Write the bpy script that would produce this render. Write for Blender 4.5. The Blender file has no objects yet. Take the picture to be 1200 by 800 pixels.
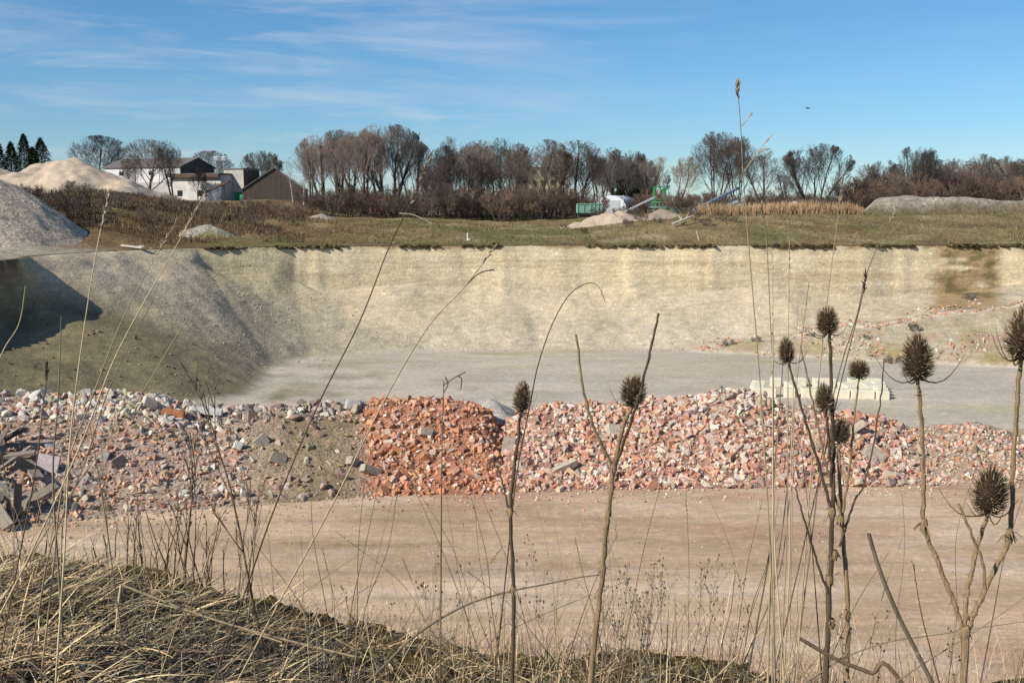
import bpy, bmesh, math, random
import numpy as np
from mathutils import Vector, Matrix, Euler
random.seed(7); RNG = np.random.default_rng(7)
SC = bpy.context.scene
COL = SC.collection
F_PX = 1250.0; PITCH = math.atan(160/F_PX); EYE = 7.5
SUN = Vector((-0.66, -0.47, 0.56)).normalized()      # direction towards the sun

# ------------------------------------------------------------------ helpers
def at(px, py, Y):
    """world point that lies at distance Y in front of the camera, in the photo's direction px, py"""
    u = (px-600)/F_PX; v = (400-py)/F_PX
    cy, sy = math.cos(PITCH), math.sin(PITCH)
    dy = cy + v*sy; dz = -sy + v*cy
    return Vector((u/dy*Y, Y, EYE + dz/dy*Y))
def xat(px, Y): return at(px, 300, Y).x
def tan_y(py):                                        # fall per metre of distance along a photo row
    p = at(600, py, 1.0); return EYE - p.z

def vn(x, y, seed=0):
    xi = np.floor(x).astype(np.int64); yi = np.floor(y).astype(np.int64)
    fx = x-xi; fy = y-yi
    fx = fx*fx*(3-2*fx); fy = fy*fy*(3-2*fy)
    def h(a, b):
        n = (a*374761393 + b*668265263 + seed*974711) & 0xffffffff
        n = ((n ^ (n >> 13))*1274126177) & 0xffffffff
        n = ((n ^ (n >> 16))*2246822519) & 0xffffffff
        return ((n >> 7) & 0xffff)/65535.0
    return (h(xi, yi)*(1-fx)+h(xi+1, yi)*fx)*(1-fy) + (h(xi, yi+1)*(1-fx)+h(xi+1, yi+1)*fx)*fy
def fbm(x, y, seed=0, o=4):
    s = 0; a = 1; t = 0
    for k in range(o):
        s = s + a*vn(x*2**k+k*17.3, y*2**k-k*9.1, seed+k); t += a; a *= .5
    return s/t*2-1
def ss(a, b, x):
    t = np.clip((x-a)/(b-a), 0, 1); return t*t*(3-2*t)
def mixc(a, b, m):
    return a*(1-m[..., None]) + b*m[..., None]

def mk(name, V, F, mat, col=None, smooth=False, parent=None, loc=None, link=True):
    """one mesh object from numpy arrays; F is an (n,3) or (n,4) array or a list of such arrays"""
    if not isinstance(F, (list, tuple)): F = [F]
    F = [np.asarray(f, dtype=np.int32) for f in F if len(f)]
    V = np.asarray(V, dtype=np.float32)
    me = bpy.data.meshes.new(name)
    me.vertices.add(len(V)); me.vertices.foreach_set('co', V.ravel())
    nl = sum(f.size for f in F); npoly = sum(len(f) for f in F)
    me.loops.add(nl); me.polygons.add(npoly)
    me.loops.foreach_set('vertex_index', np.concatenate([f.ravel() for f in F]))
    tot = np.concatenate([np.full(len(f), f.shape[1], np.int32) for f in F])
    st = np.concatenate([[0], np.cumsum(tot)[:-1]]).astype(np.int32)
    me.polygons.foreach_set('loop_start', st); me.polygons.foreach_set('loop_total', tot)
    me.polygons.foreach_set('use_smooth', np.full(npoly, smooth))
    me.update(calc_edges=True); me.validate()
    if col is not None:
        a = me.attributes.new('col', 'FLOAT_COLOR', 'POINT')
        c = np.ones((len(V), 4), np.float32); c[:, :3] = col
        a.data.foreach_set('color', c.ravel())
    if mat: me.materials.append(mat)
    if not link: return me
    o = bpy.data.objects.new(name, me); COL.objects.link(o)
    if parent: o.parent = parent
    if loc is not None: o.location = loc
    return o
def thing(name, label, cat, loc=(0, 0, 0), rotz=0, group=None):
    o = bpy.data.objects.new(name, None); COL.objects.link(o)
    o.empty_display_size = .2
    o.location = loc; o.rotation_euler = (0, 0, rotz); o['label'] = label; o['category'] = cat
    if group: o['group'] = group
    return o
def tag(o, label, cat, group=None, kind=None):
    o['label'] = label; o['category'] = cat
    if group: o['group'] = group
    if kind: o['kind'] = kind
    return o
def struct(o): o['kind'] = 'structure'; return o
def dup(root, loc, rotz=0, scale=1, label=None, group=None, cat=None):
    r = root.copy(); COL.objects.link(r); r.location = loc; r.rotation_euler = (0, 0, rotz)
    r.scale = scale if hasattr(scale, '__len__') else (scale,)*3
    if label: r['label'] = label
    if group: r['group'] = group
    elif 'group' in r: del r['group']
    if cat: r['category'] = cat
    for ch in root.children:
        c = ch.copy(); COL.objects.link(c); c.parent = r
    return r

def tubes(P, R, s=3):
    """P (m,n,3) polylines, R (m,n) radii -> verts, quads"""
    P = np.asarray(P, float); R = np.asarray(R, float)
    m, n, _ = P.shape
    T = np.gradient(P, axis=1); T /= np.linalg.norm(T, axis=2, keepdims=True)+1e-9
    ref = np.tile(np.array([.37, .61, .12]), (m, 1))
    ref[np.abs((T.mean(1)*ref).sum(1)) > .6] = (.8, -.3, .2)
    A = np.cross(T, ref[:, None, :]); A /= np.linalg.norm(A, axis=2, keepdims=True)+1e-9
    B = np.cross(T, A)
    an = np.arange(s)*2*math.pi/s
    V = P[:, :, None, :] + R[:, :, None, None]*(A[:, :, None, :]*np.cos(an)[:, None]+B[:, :, None, :]*np.sin(an)[:, None])
    idx = np.arange(m*n*s).reshape(m, n, s)
    a = idx[:, :-1, :]; b = np.roll(a, -1, 2); c = np.roll(idx[:, 1:, :], -1, 2); d = idx[:, 1:, :]
    Fq = np.stack([a, b, c, d], -1).reshape(-1, 4)
    return V.reshape(-1, 3), Fq
def tube_list(polys, s=3):
    """polys: list of (pts, radii) of any length -> merged verts, quads"""
    by = {}
    for p, r in polys: by.setdefault(len(p), []).append((p, r))
    Vs, Fs, o = [], [], 0
    for n, L in by.items():
        v, f = tubes([p for p, r in L], [r for p, r in L], s)
        Vs.append(v); Fs.append(f+o); o += len(v)
    return np.concatenate(Vs), np.concatenate(Fs)
def ribbons(P, W, S):
    """flat blades: P (m,n,3), W (m,n) half widths, S (m,3) side vectors"""
    m, n, _ = P.shape
    V = np.stack([P - S[:, None, :]*W[..., None], P + S[:, None, :]*W[..., None]], 2)
    idx = np.arange(m*n*2).reshape(m, n, 2)
    Fq = np.stack([idx[:, :-1, 0], idx[:, :-1, 1], idx[:, 1:, 1], idx[:, 1:, 0]], -1).reshape(-1, 4)
    return V.reshape(-1, 3), Fq
class MB:
    """collects boxes, bars and polygons in one mesh"""
    def __init__(s): s.bm = bmesh.new()
    def box(s, c, d, rz=0, ry=0, rx=0):
        M = Matrix.Translation(c) @ Euler((rx, ry, rz)).to_matrix().to_4x4() @ Matrix.Diagonal((*d, 1))
        bmesh.ops.create_cube(s.bm, size=1, matrix=M); return s
    def bar(s, a, b, r, seg=6, r2=None):
        a = Vector(a); b = Vector(b); d = b-a
        M = Matrix.Translation((a+b)/2) @ d.to_track_quat('Z', 'Y').to_matrix().to_4x4()
        bmesh.ops.create_cone(s.bm, cap_ends=True, segments=seg, radius1=r, radius2=r if r2 is None else r2, depth=d.length, matrix=M); return s
    def beam(s, a, b, w, h):
        a = Vector(a); b = Vector(b); d = b-a
        M = Matrix.Translation((a+b)/2) @ d.to_track_quat('Y', 'Z').to_matrix().to_4x4() @ Matrix.Diagonal((w, d.length, h, 1))
        bmesh.ops.create_cube(s.bm, size=1, matrix=M); return s
    def poly(s, pts):
        s.bm.faces.new([s.bm.verts.new(p) for p in pts]); return s
    def prism(s, pts, v):
        v = Vector(v); a = [s.bm.verts.new(p) for p in pts]; b = [s.bm.verts.new(Vector(p)+v) for p in pts]
        s.bm.faces.new(a); s.bm.faces.new(b[::-1])
        for i in range(len(a)):
            j = (i+1) % len(a); s.bm.faces.new([a[j], a[i], b[i], b[j]])
        return s
    def done(s, name, mat, parent=None, smooth=False):
        bmesh.ops.recalc_face_normals(s.bm, faces=s.bm.faces)
        me = bpy.data.meshes.new(name); s.bm.to_mesh(me); s.bm.free(); me.materials.append(mat)
        for p in me.polygons: p.use_smooth = smooth
        o = bpy.data.objects.new(name, me); COL.objects.link(o)
        if parent: o.parent = parent
        return o

# ------------------------------------------------------------------ materials
def nodes_of(name):
    m = bpy.data.materials.new(name); m.use_nodes = True
    nt = m.node_tree; b = nt.nodes['Principled BSDF']
    b.inputs['Specular IOR Level'].default_value = .15
    b.inputs['Roughness'].default_value = .9
    return m, nt, b
def N(nt, t, **kw):
    n = nt.nodes.new(t)
    for k, v in kw.items():
        if k in n.inputs: n.inputs[k].default_value = v
        else: setattr(n, k, v)
    return n
def ramp(nt, fac, stops):
    r = nt.nodes.new('ShaderNodeValToRGB'); e = r.color_ramp.elements
    while len(e) > len(stops): e.remove(e[-1])
    while len(e) < len(stops): e.new(.5)
    for x, (p, c) in zip(e, stops):
        x.position = p; x.color = (*c, 1) if hasattr(c, '__len__') else (c, c, c, 1)
    nt.links.new(fac, r.inputs[0]); return r.outputs[0]
def mult(nt, a, b, f=1.0, mode='MULTIPLY'):
    m = nt.nodes.new('ShaderNodeMix'); m.data_type = 'RGBA'; m.blend_type = mode
    m.inputs[0].default_value = f
    nt.links.new(a, m.inputs[6]); nt.links.new(b, m.inputs[7]); return m.outputs[2]
def coord(nt, scale=(1, 1, 1), rnd=False):
    tc = N(nt, 'ShaderNodeTexCoord'); mp = N(nt, 'ShaderNodeMapping'); mp.inputs['Scale'].default_value = scale
    nt.links.new(tc.outputs['Object'], mp.inputs[0]); return mp.outputs[0]
def noise(nt, vec, scale, detail=5, rough=.6):
    n = N(nt, 'ShaderNodeTexNoise', Scale=scale, Detail=detail, Roughness=rough); nt.links.new(vec, n.inputs['Vector']); return n.outputs['Fac']
def ground_mat(name, scale, bump=.3, stones=0, squash=(1, 1, 1), contrast=.5, bdist=.05, stone_lo=.55, stone_hi=1.7):
    """vertex colour attribute with several sizes of grain and stones over it"""
    m, nt, b = nodes_of(name)
    at_ = N(nt, 'ShaderNodeAttribute', attribute_name='col'); c = at_.outputs['Color']
    v = coord(nt, squash)
    n1 = noise(nt, v, scale, 6, .7); n2 = noise(nt, v, scale*.12, 4, .6)
    c = mult(nt, c, ramp(nt, n1, [(.25, 1-contrast), (.5, 1.0), (.75, 1+contrast)]))
    c = mult(nt, c, ramp(nt, n2, [(.3, 1-contrast*.5), (.7, 1+contrast*.35)]))
    h = n1
    if stones:
        vo = N(nt, 'ShaderNodeTexVoronoi', Scale=stones); nt.links.new(coord(nt), vo.inputs['Vector'])
        r = ramp(nt, vo.outputs['Color'], [(0, stone_lo), (.55, .95), (.8, 1.05), (1, stone_hi)])
        c = mult(nt, c, r, .8)
        mm = N(nt, 'ShaderNodeMath', operation='ADD'); mm.operation = 'MULTIPLY_ADD'; nt.links.new(vo.outputs['Distance'], mm.inputs[0]); mm.inputs[1].default_value = .35; nt.links.new(n1, mm.inputs[2]); h = mm.outputs[0]
    bp = N(nt, 'ShaderNodeBump', Strength=bump, Distance=bdist); nt.links.new(h, bp.inputs['Height'])
    nt.links.new(c, b.inputs['Base Color']); nt.links.new(bp.outputs[0], b.inputs['Normal'])
    return m
def col_mat(name, scale=8, contrast=.3, rough=.85, bump=0, objrand=0):
    m, nt, b = nodes_of(name)
    a = N(nt, 'ShaderNodeAttribute', attribute_name='col'); c = a.outputs['Color']
    n1 = noise(nt, coord(nt), scale, 4, .6)
    c = mult(nt, c, ramp(nt, n1, [(.3, 1-contrast), (.7, 1+contrast)]))
    if objrand:
        oi = N(nt, 'ShaderNodeObjectInfo'); c = mult(nt, c, ramp(nt, oi.outputs['Random'], [(0, 1-objrand), (1, 1+objrand)]))
    if bump:
        bp = N(nt, 'ShaderNodeBump', Strength=bump, Distance=.02); nt.links.new(n1, bp.inputs['Height']); nt.links.new(bp.outputs[0], b.inputs['Normal'])
    nt.links.new(c, b.inputs['Base Color']); b.inputs['Roughness'].default_value = rough
    return m
def plain(name, rgb, rough=.8, scale=3, contrast=.2, bump=0, squash=(1, 1, 1), metal=0, objrand=0):
    m, nt, b = nodes_of(name)
    n1 = noise(nt, coord(nt, squash), scale, 6, .65)
    c = ramp(nt, n1, [(.25, [x*(1-contrast) for x in rgb]), (.75, [min(1, x*(1+contrast)) for x in rgb])])
    if objrand:
        oi = N(nt, 'ShaderNodeObjectInfo'); c = mult(nt, c, ramp(nt, oi.outputs['Random'], [(0, 1-objrand), (1, 1+objrand)]))
    nt.links.new(c, b.inputs['Base Color']); b.inputs['Roughness'].default_value = rough; b.inputs['Metallic'].default_value = metal
    if bump:
        bp = N(nt, 'ShaderNodeBump', Strength=bump, Distance=.05); nt.links.new(n1, bp.inputs['Height']); nt.links.new(bp.outputs[0], b.inputs['Normal'])
    return m
def A3(*c): return np.array(c, float)

# ------------------------------------------------------------------ terrain
RIM = [(-47, 30), (-42, 50), (-37.5, 66), (-35.2, 72.5), (-34.6, 75), (-35.6, 79), (-34.6, 84), (-32.6, 89), (-28, 95), (-20, 98.5), (-8, 100), (8, 100.6),
       (25, 100.2), (40, 100.4), (52, 100.5), (75, 100), (105, 96), (130, 70), (135, 20)]
POLY = RIM + [(135, -90), (-60, -90)]
SEG_CLIFF = [4.2, 4.4, 4.6, 4.6, 1.8, .5, .5, .9, 2.2, 3.8, 4.3, 4.3, 4.3, 4.2, 4.0, 4., 4., 4.]
SEG_SLOPE = [.26, .26, .26, .27, .42, .44, .45, .48, .54, .60, .60, .60, .60, .60, .6, .6, .6, .6]
SEG_LEFT = [1, 1, 1, 1, 1, 1, 1, .8, .35, .05, 0, 0, 0, 0, 0, 0, 0, 0]
def rim_dist(X, Y, full=False):
    """signed distance to the pit rim, positive inside the pit"""
    d = np.full(X.shape, 1e9); W = np.zeros(X.shape); acc = [np.zeros(X.shape) for _ in range(3)]; si = 0
    for (x0, y0), (x1, y1) in zip(RIM[:-1], RIM[1:]):
        ex, ey = x1-x0, y1-y0; t = np.clip(((X-x0)*ex+(Y-y0)*ey)/(ex*ex+ey*ey), 0, 1)
        ds = np.hypot(X-x0-t*ex, Y-y0-t*ey); d = np.minimum(d, ds)
        if full:
            wt = 1/(ds+.35)**5; W += wt
            for a_, tab in zip(acc, (SEG_CLIFF, SEG_SLOPE, SEG_LEFT)): a_ += wt*tab[si]
        si += 1
    ins = np.zeros(X.shape, bool)
    for (x0, y0), (x1, y1) in zip(POLY, POLY[1:]+POLY[:1]):
        if y0 == y1: continue
        c = ((y0 > Y) != (y1 > Y)) & (X < (x1-x0)*(Y-y0)/(y1-y0)+x0); ins ^= c
    if full: return np.where(ins, d, -d), acc[0]/W, acc[1]/W, acc[2]/W
    return np.where(ins, d, -d)
CRX = np.array([-600, 0, 150, 300, 450, 600, 750, 880, 1000, 1800]); CRY = np.array([672, 674, 690, 718, 742, 764, 780, 797, 812, 820])
CREST_H = [(0, 468), (60, 466), (110, 465), (160, 466), (200, 473), (250, 479), (290, 482), (330, 478), (380, 480), (430, 478), (455, 471), (500, 470), (540, 472), (570, 480),
           (588, 500), (606, 486), (640, 477), (700, 474), (760, 472), (820, 466), (870, 461), (900, 472), (930, 482), (1000, 489), (1040, 497), (1080, 505), (1110, 502), (1150, 497), (1185, 508), (1215, 518), (1260, 508), (1400, 500)]
FOOT_H = [(-200, 630), (0, 622), (60, 612), (120, 604), (200, 600), (300, 592), (420, 584), (500, 582), (590, 579), (700, 575), (850, 572), (1000, 570), (1200, 566), (1400, 560)]
def pix(X, Y): return 600 + X/np.maximum(Y, .5)*F_PX*.9918      # photo column (near the horizon) of a ground point
def base_height(X, Y, parts=False):
    px = pix(X, Y)
    wob = fbm(X*.16, Y*.16, 3)*.6 + fbm(X*.9, Y*.9, 5)*.07
    d, cliff, slope, left = rim_dist(X, Y, True); d = d + wob*(1-.6*left)
    # plateau beyond and beside the pit
    do = np.maximum(-d, 0)
    right = ss(6, 20, X)*ss(60, 90, Y)
    zp = 3.7 + np.minimum(do, 15)/15*(1.4+1.35*right) + np.clip(do-15, 0, 40)*.03*(1-right)
    zp = zp + ss(1, 10, do)*fbm(X*.07, Y*.07, 11)*.5 + ss(.5, 4, do)*fbm(X*.35, Y*.35, 12)*.3
    mound = np.exp(-(((X+46)/13)**2+((Y-119)/17)**2))*3.3 + np.exp(-(((X+30)/9)**2+((Y-112)/9)**2))*.4
    zp = zp + mound*ss(0, 8, do) + ss(-20, -34, X)*ss(120, 160, Y)*1.6
    # pit: cliff, scree and floor
    cliff = cliff + fbm(X*.12, Y*.12, 21)*.8*(1-left)
    slope = slope + fbm(X*.05, Y*.05, 22)*.04; corner = 1-ss(.4, 3, cliff)
    wc = .75*(1-left)+.45*left+1.2*corner
    dp = np.maximum(d, 0)
    face = np.clip(dp/wc, 0, 1)
    prof = cliff*(face*.8+.2*face**2) + np.maximum(dp-wc, 0)*slope
    prof = prof + ss(0, .5, dp)*(fbm(X*.35, Y*.35, 23)*.16 + fbm(X*1.3, Y*1.3, 24)*.05)
    wall = np.where(d > 0, 3.7-prof, zp)
    # floor, shelf and ramp
    fl = -5 + fbm(X*.06, Y*.06, 31)*.12 + fbm(X*.5, Y*.5, 32)*.03
    shelf = -np.clip((Y-35.5)/9.5, 0, 1)*5 + fbm(X*.12, Y*.3, 33)*.10 + fbm(X*.8, Y*1.6, 34)*.035
    rut = np.exp(-((Y-25.-.04*X)/.2)**2)+np.exp(-((Y-19.9-.02*X)/.18)**2)+np.exp(-((Y-21.5-.05*X)/.22)**2)+np.exp(-((Y-23.3-.05*X)/.22)**2)+np.exp(-((Y-18.6+.03*X)/.2)**2)
    shelf = shelf - (.03*vn(X*.5, Y*.8, 37)+.02*vn(X*5, Y*5, 38))*rut*ss(13, 16, Y)
    low = np.where(Y < 45, shelf, fl)
    h = np.clip((X-15)/27, 0, 1.5)*4.0
    ye = 90.5 - .09*(X-15)
    rp = np.where(Y > ye, -5+h+.03*np.minimum(Y-ye, 14), -5+h-(ye-Y)*.5) + (fbm(X*.5, Y*.5, 35)*.25+fbm(X*1.5, Y*1.5, 36)*.1)*ss(15, 20, X)
    rp = np.where((X > 14) & (d > 0), rp, -99.)
    low = np.maximum(low, rp)
    k = .5; dz = np.abs(wall-low)
    z = np.maximum(wall, low) + np.where(dz < k, (k-dz)**2/(4*k), 0)
    # bank under the photographer
    pxb = np.where(Y > 1.5, px, 600+X/1.5*F_PX)
    zb = 5.85 + .36*ss(430, -60, pxb) + fbm(X*.8, Y*.8, 41)*.05 + fbm(X*3, Y*3, 42)*.025
    crest_t = np.interp(pxb, CRX, (CRY-240)/F_PX*1.02)
    yc = (EYE-5.85-.36*ss(430, -60, pxb))/crest_t + fbm(X*1.3+.3*Y, Y*.3, 43, 5)*.42 - .05
    e = Y-yc
    zbank = zb - np.maximum(e, 0)*.62 - .12*ss(0, .6, e)
    z2 = np.maximum(z, zbank)
    if parts: return z2, d, zbank > z, ye, left, corner
    return z2
def Hf(x, y): return float(base_height(np.array([x], float), np.array([y], float))[0])

def build_terrain():
    t = np.concatenate([np.linspace(-1.6, -.56, 90), np.linspace(-.55, .55, 620), np.linspace(.56, 1.6, 90)])
    ys = np.concatenate([np.linspace(-8, 2.4, 22), np.linspace(2.5, 6, 90), np.linspace(6.1, 15, 40), np.linspace(15.1, 37, 200), np.linspace(37.3, 60, 60), np.linspace(60.2, 90, 180),
                         np.linspace(90.1, 98, 80), np.linspace(98.03, 102.5, 170), np.linspace(102.6, 106, 36), np.linspace(106.3, 135, 110), np.linspace(136, 220, 60), np.geomspace(225, 4200, 40)])
    T, Y = np.meshgrid(t, ys); X = T*np.sqrt(np.maximum(Y, 0)**2+9)
    Z, d, bank, ye, left, corner = base_height(X, Y, True)
    px = pix(X, Y); n = lambda s, k, q=1.: fbm(X*s, Y*s*q, k)*.5+.5
    # road
    road = mixc(A3(.57, .42, .275), A3(.48, .34, .215), ss(.35, .7, n(.22, 51, 3.2)))
    road = mixc(road, A3(.41, .235, .155), ss(.55, .78, n(.14, 52, 3.))*.5)
    road = mixc(road, A3(.60, .47, .35), ss(.55, .75, n(.3, 53, 4.))*.6)
    road = mixc(road, A3(.25, .17, .11), ss(.6, .8, n(.09, 54, 1.5))*.55*ss(24, 19, Y))
    road = mixc(road, A3(.52, .30, .23), ss(.45, .7, n(.5, 55, 2.))*.6*np.exp(-((Y-27.5)/1.3)**2)*ss(-9, 2, X))
    rt = np.exp(-((Y-25.-.04*X)/.2)**2)+np.exp(-((Y-19.9-.02*X)/.2)**2)+np.exp(-((Y-21.5-.05*X)/.22)**2)+np.exp(-((Y-23.3-.05*X)/.22)**2)+np.exp(-((Y-18.6+.03*X)/.2)**2)
    road = road*(1-.22*np.clip(rt, 0, 1)*(.4+.6*vn(X*4, Y*5, 95))*ss(.35, .6, n(.3, 94)))[..., None]
    # floor
    fl = mixc(A3(.55, .47, .375), A3(.48, .415, .335), ss(.35, .65, n(.12, 56, 2.5)))
    yt = 75+10*np.sin((X-5)*.07)
    trk = np.exp(-((Y-(88-.016*(X-45)**2*.35))/2.2)**2)*ss(8, 18, X)+np.exp(-((Y-(64+.0*X))/1.8)**2)*ss(10, 26, X)
    fl = mixc(fl, A3(.50, .435, .30), np.clip(trk*.8+ss(.62, .75, n(.1, 57, 6.))*.5, 0, 1)*ss(.3, .6, n(.3, 58, 3.)))
    fl = mixc(fl, A3(.40, .33, .18), ss(.63, .7, n(.16, 59, 7.))*.6*ss(76, 86, Y))
    # wall
    nz = lambda s_, k: fbm(X*s_+Y*s_*.3, Z*s_*2.5, k)*.5+.5
    strat = vn(X*.05+nz(.3, 60), Z*2.0+.01*X+nz(.15, 91)*1.2, 61)*.55+vn(X*.16, Z*6.5, 62)*.6-.08
    wc = mixc(A3(.60, .50, .325), A3(.47, .375, .235), ss(.42, .8, strat))
    wc = mixc(wc, A3(.63, .54, .375), ss(.52, .7, nz(.3, 63))*.6)
    tal = mixc(A3(.54, .45, .305), A3(.48, .405, .29), ss(.35, .65, nz(.2, 64)))
    tal = mixc(tal, A3(.51, .435, .33), ss(-1.5, -5, Z)*.75)
    far = mixc(wc, tal, ss(1.3, -1.2, Z + fbm(X*.1, Y*.1, 65)*1.2))
    far = mixc(far, A3(.24, .16, .075), ss(.35, .6, n(.5, 66, .2))*ss(3.25, 3.6, Z + nz(.8, 92)*.3 - .15)*.8)
    far = mixc(far, A3(.30, .22, .11), ss(.6, .75, nz(.35, 67))*.12)
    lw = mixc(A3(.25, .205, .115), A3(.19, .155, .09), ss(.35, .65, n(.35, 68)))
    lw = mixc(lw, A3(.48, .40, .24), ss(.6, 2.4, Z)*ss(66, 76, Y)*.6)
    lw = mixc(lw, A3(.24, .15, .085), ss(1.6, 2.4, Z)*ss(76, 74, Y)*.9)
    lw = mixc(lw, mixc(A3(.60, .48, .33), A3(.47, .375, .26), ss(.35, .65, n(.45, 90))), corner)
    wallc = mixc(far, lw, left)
    gully = ss(1085, 1108, px+fbm(X*.2, Y*.2, 69)*25)*ss(1190, 1165, px+fbm(X*.2, Y*.2, 70)*25)
    wallc = mixc(wallc, mixc(A3(.33, .235, .13), A3(.17, .135, .06), ss(.5, .65, nz(.8, 71))), gully*ss(.22, .5, nz(.5, 72))*ss(-3.5, -1.5, Z))
    # ramp with dirt and broken bricks
    rampm = ss(15, 19, X)*ss(ye+3.4, ye+2.2, Y)*ss(-5.0, -4.6, Z)
    rc = mixc(A3(.40, .34, .24), A3(.33, .27, .16), ss(.4, .65, n(.4, 73)))
    rc = mixc(rc, A3(.38, .24, .18), ss(.55, .72, n(.6, 74))*.6)
    rc = mixc(rc, A3(.58, .49, .35), np.exp(-((Y-(ye+1.3))/.9)**2)*.9)
    rc = mixc(rc, A3(.30, .24, .10), ss(.55, .7, n(.25, 75, 3.))*ss(-3.8, -4.6, Z))
    # plateau grass
    gr = mixc(A3(.25, .185, .092), A3(.19, .15, .065), ss(.4, .62, n(.16, 76)))
    gr = mixc(gr, A3(.115, .125, .035), ss(.55, .7, n(.11, 77, 2.))*.5)
    gr = mixc(gr, A3(.15, .10, .05), ss(.5, .68, n(.24, 93, 1.6))*.6)
    gr = mixc(gr, A3(.30, .235, .13), ss(.55, .72, n(.2, 78, 2.5))*.7)
    gr = mixc(gr, A3(.17, .10, .05), ss(-6, -22, X)*.75*ss(.3, .6, n(.13, 79)))
    gr = mixc(gr, A3(.42, .36, .26), ss(-29, -33, X)*ss(92, 84, Y))
    do = -d
    gr = mixc(gr, A3(.07, .045, .022), ss(.7, .1, do)*.8)
    bk = mixc(A3(.085, .062, .035), A3(.11, .085, .022), ss(.4, .62, n(1.6, 80)))
    bk = mixc(bk, A3(.045, .032, .018), ss(.5, .7, n(4., 81)))
    c = mixc(road, fl, ss(36, 45, Y))
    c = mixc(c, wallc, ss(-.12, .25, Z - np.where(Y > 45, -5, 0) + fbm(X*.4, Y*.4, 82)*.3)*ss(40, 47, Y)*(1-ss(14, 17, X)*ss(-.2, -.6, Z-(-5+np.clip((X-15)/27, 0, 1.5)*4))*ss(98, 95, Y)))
    c = mixc(c, rc, rampm)
    c = np.where((d < 0)[..., None], gr, c)
    c = np.where(bank[..., None], bk, c)
    nr, nc = X.shape
    V = np.stack([X, Y, Z], -1).reshape(-1, 3); C = c.reshape(-1, 3)
    idx = np.arange(nr*nc).reshape(nr, nc)
    Q = np.stack([idx[:-1, :-1], idx[:-1, 1:], idx[1:, 1:], idx[1:, :-1]], -1).reshape(-1, 4)
    def qm(a): return (a[:-1, :-1] & a[1:, 1:]).ravel() if a.dtype == bool else None
    isb = (bank[:-1, :-1]).ravel(); isp = (d[:-1, :-1] < 0).ravel() & ~isb
    nearm = (Y[:-1, :-1] < 44).ravel() & ~isb & ~isp
    wallm = ((Z[:-1, :-1] > -4.75) & (Y[:-1, :-1] > 44)).ravel() & ~isb & ~isp
    flm = ~isb & ~isp & ~nearm & ~wallm
    mats = dict(bank=ground_mat('bank_soil', 30, .8, 0, contrast=.5, bdist=.03), dirt_road=ground_mat('dirt_road', 4, .3, 11, (.5, 1.6, 1), .22, .04, .85, 1.25),
                quarry_wall=ground_mat('quarry_wall', 1.8, .55, 5, (.5, .5, 2.4), .24, .12, .78, 1.4), pit_floor=ground_mat('pit_floor', 1.5, .4, 5, (1, 3, 1), .16, .06, .8, 1.3),
                plateau=ground_mat('plateau_grass', 2.2, .9, 0, (1, 1, 1), .5, .2))
    for nm, msk in (('bank', isb), ('dirt_road', nearm), ('quarry_wall', wallm), ('pit_floor', flm), ('plateau', isp)):
        q = Q[msk]; u, inv = np.unique(q, return_inverse=True)
        struct(mk(nm, V[u], inv.reshape(-1, 4), mats[nm], C[u], True))
build_terrain()

# turf that overhangs along the rim
def turf_edge():
    V, F, C, o = [], [], [], 0
    me = bmesh.new(); bmesh.ops.create_icosphere(me, subdivisions=2, radius=1); sv = np.array([v.co[:] for v in me.verts]); sf = np.array([[v.index for v in f.verts] for f in me.faces]); me.free()
    xs = np.arange(-33, 62, .16)
    for x in xs:
        y0 = np.interp(x, [p[0] for p in RIM[7:16]], [p[1] for p in RIM[7:16]])
        yy = np.linspace(y0-2.5, y0+2.5, 60); dd = rim_dist(np.full(60, x), yy) + fbm(np.full(60, x)*.16, yy*.16, 3)*.6+fbm(np.full(60, x)*.9, yy*.9, 5)*.07
        k = int(np.argmin(np.abs(dd))); y = yy[k] + RNG.normal(0, .08)
        if RNG.random() < .18 or vn(np.array([x*.35]), np.array([3.]), 9)[0] < .3: continue
        s = np.array([RNG.uniform(.15, .4), RNG.uniform(.2, .4), RNG.uniform(.06, .2)])*RNG.uniform(.6, 1.2)
        v = sv*s*(1+RNG.normal(0, .12, (len(sv), 1))) + (x, y, 3.66+RNG.normal(0, .06))
        V.append(v); F.append(sf+o); o += len(v)
        C.append(np.tile(np.where(RNG.random() < .35, A3(.11, .085, .035), A3(.055, .036, .018)), (len(v), 1)))
    tag(mk('turf_edge', np.concatenate(V), np.concatenate(F), col_mat('turf', 4, .4), np.concatenate(C), False), 'dark overhanging turf clods along the rim of the quarry wall', 'turf', kind='stuff')
turf_edge()

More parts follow.
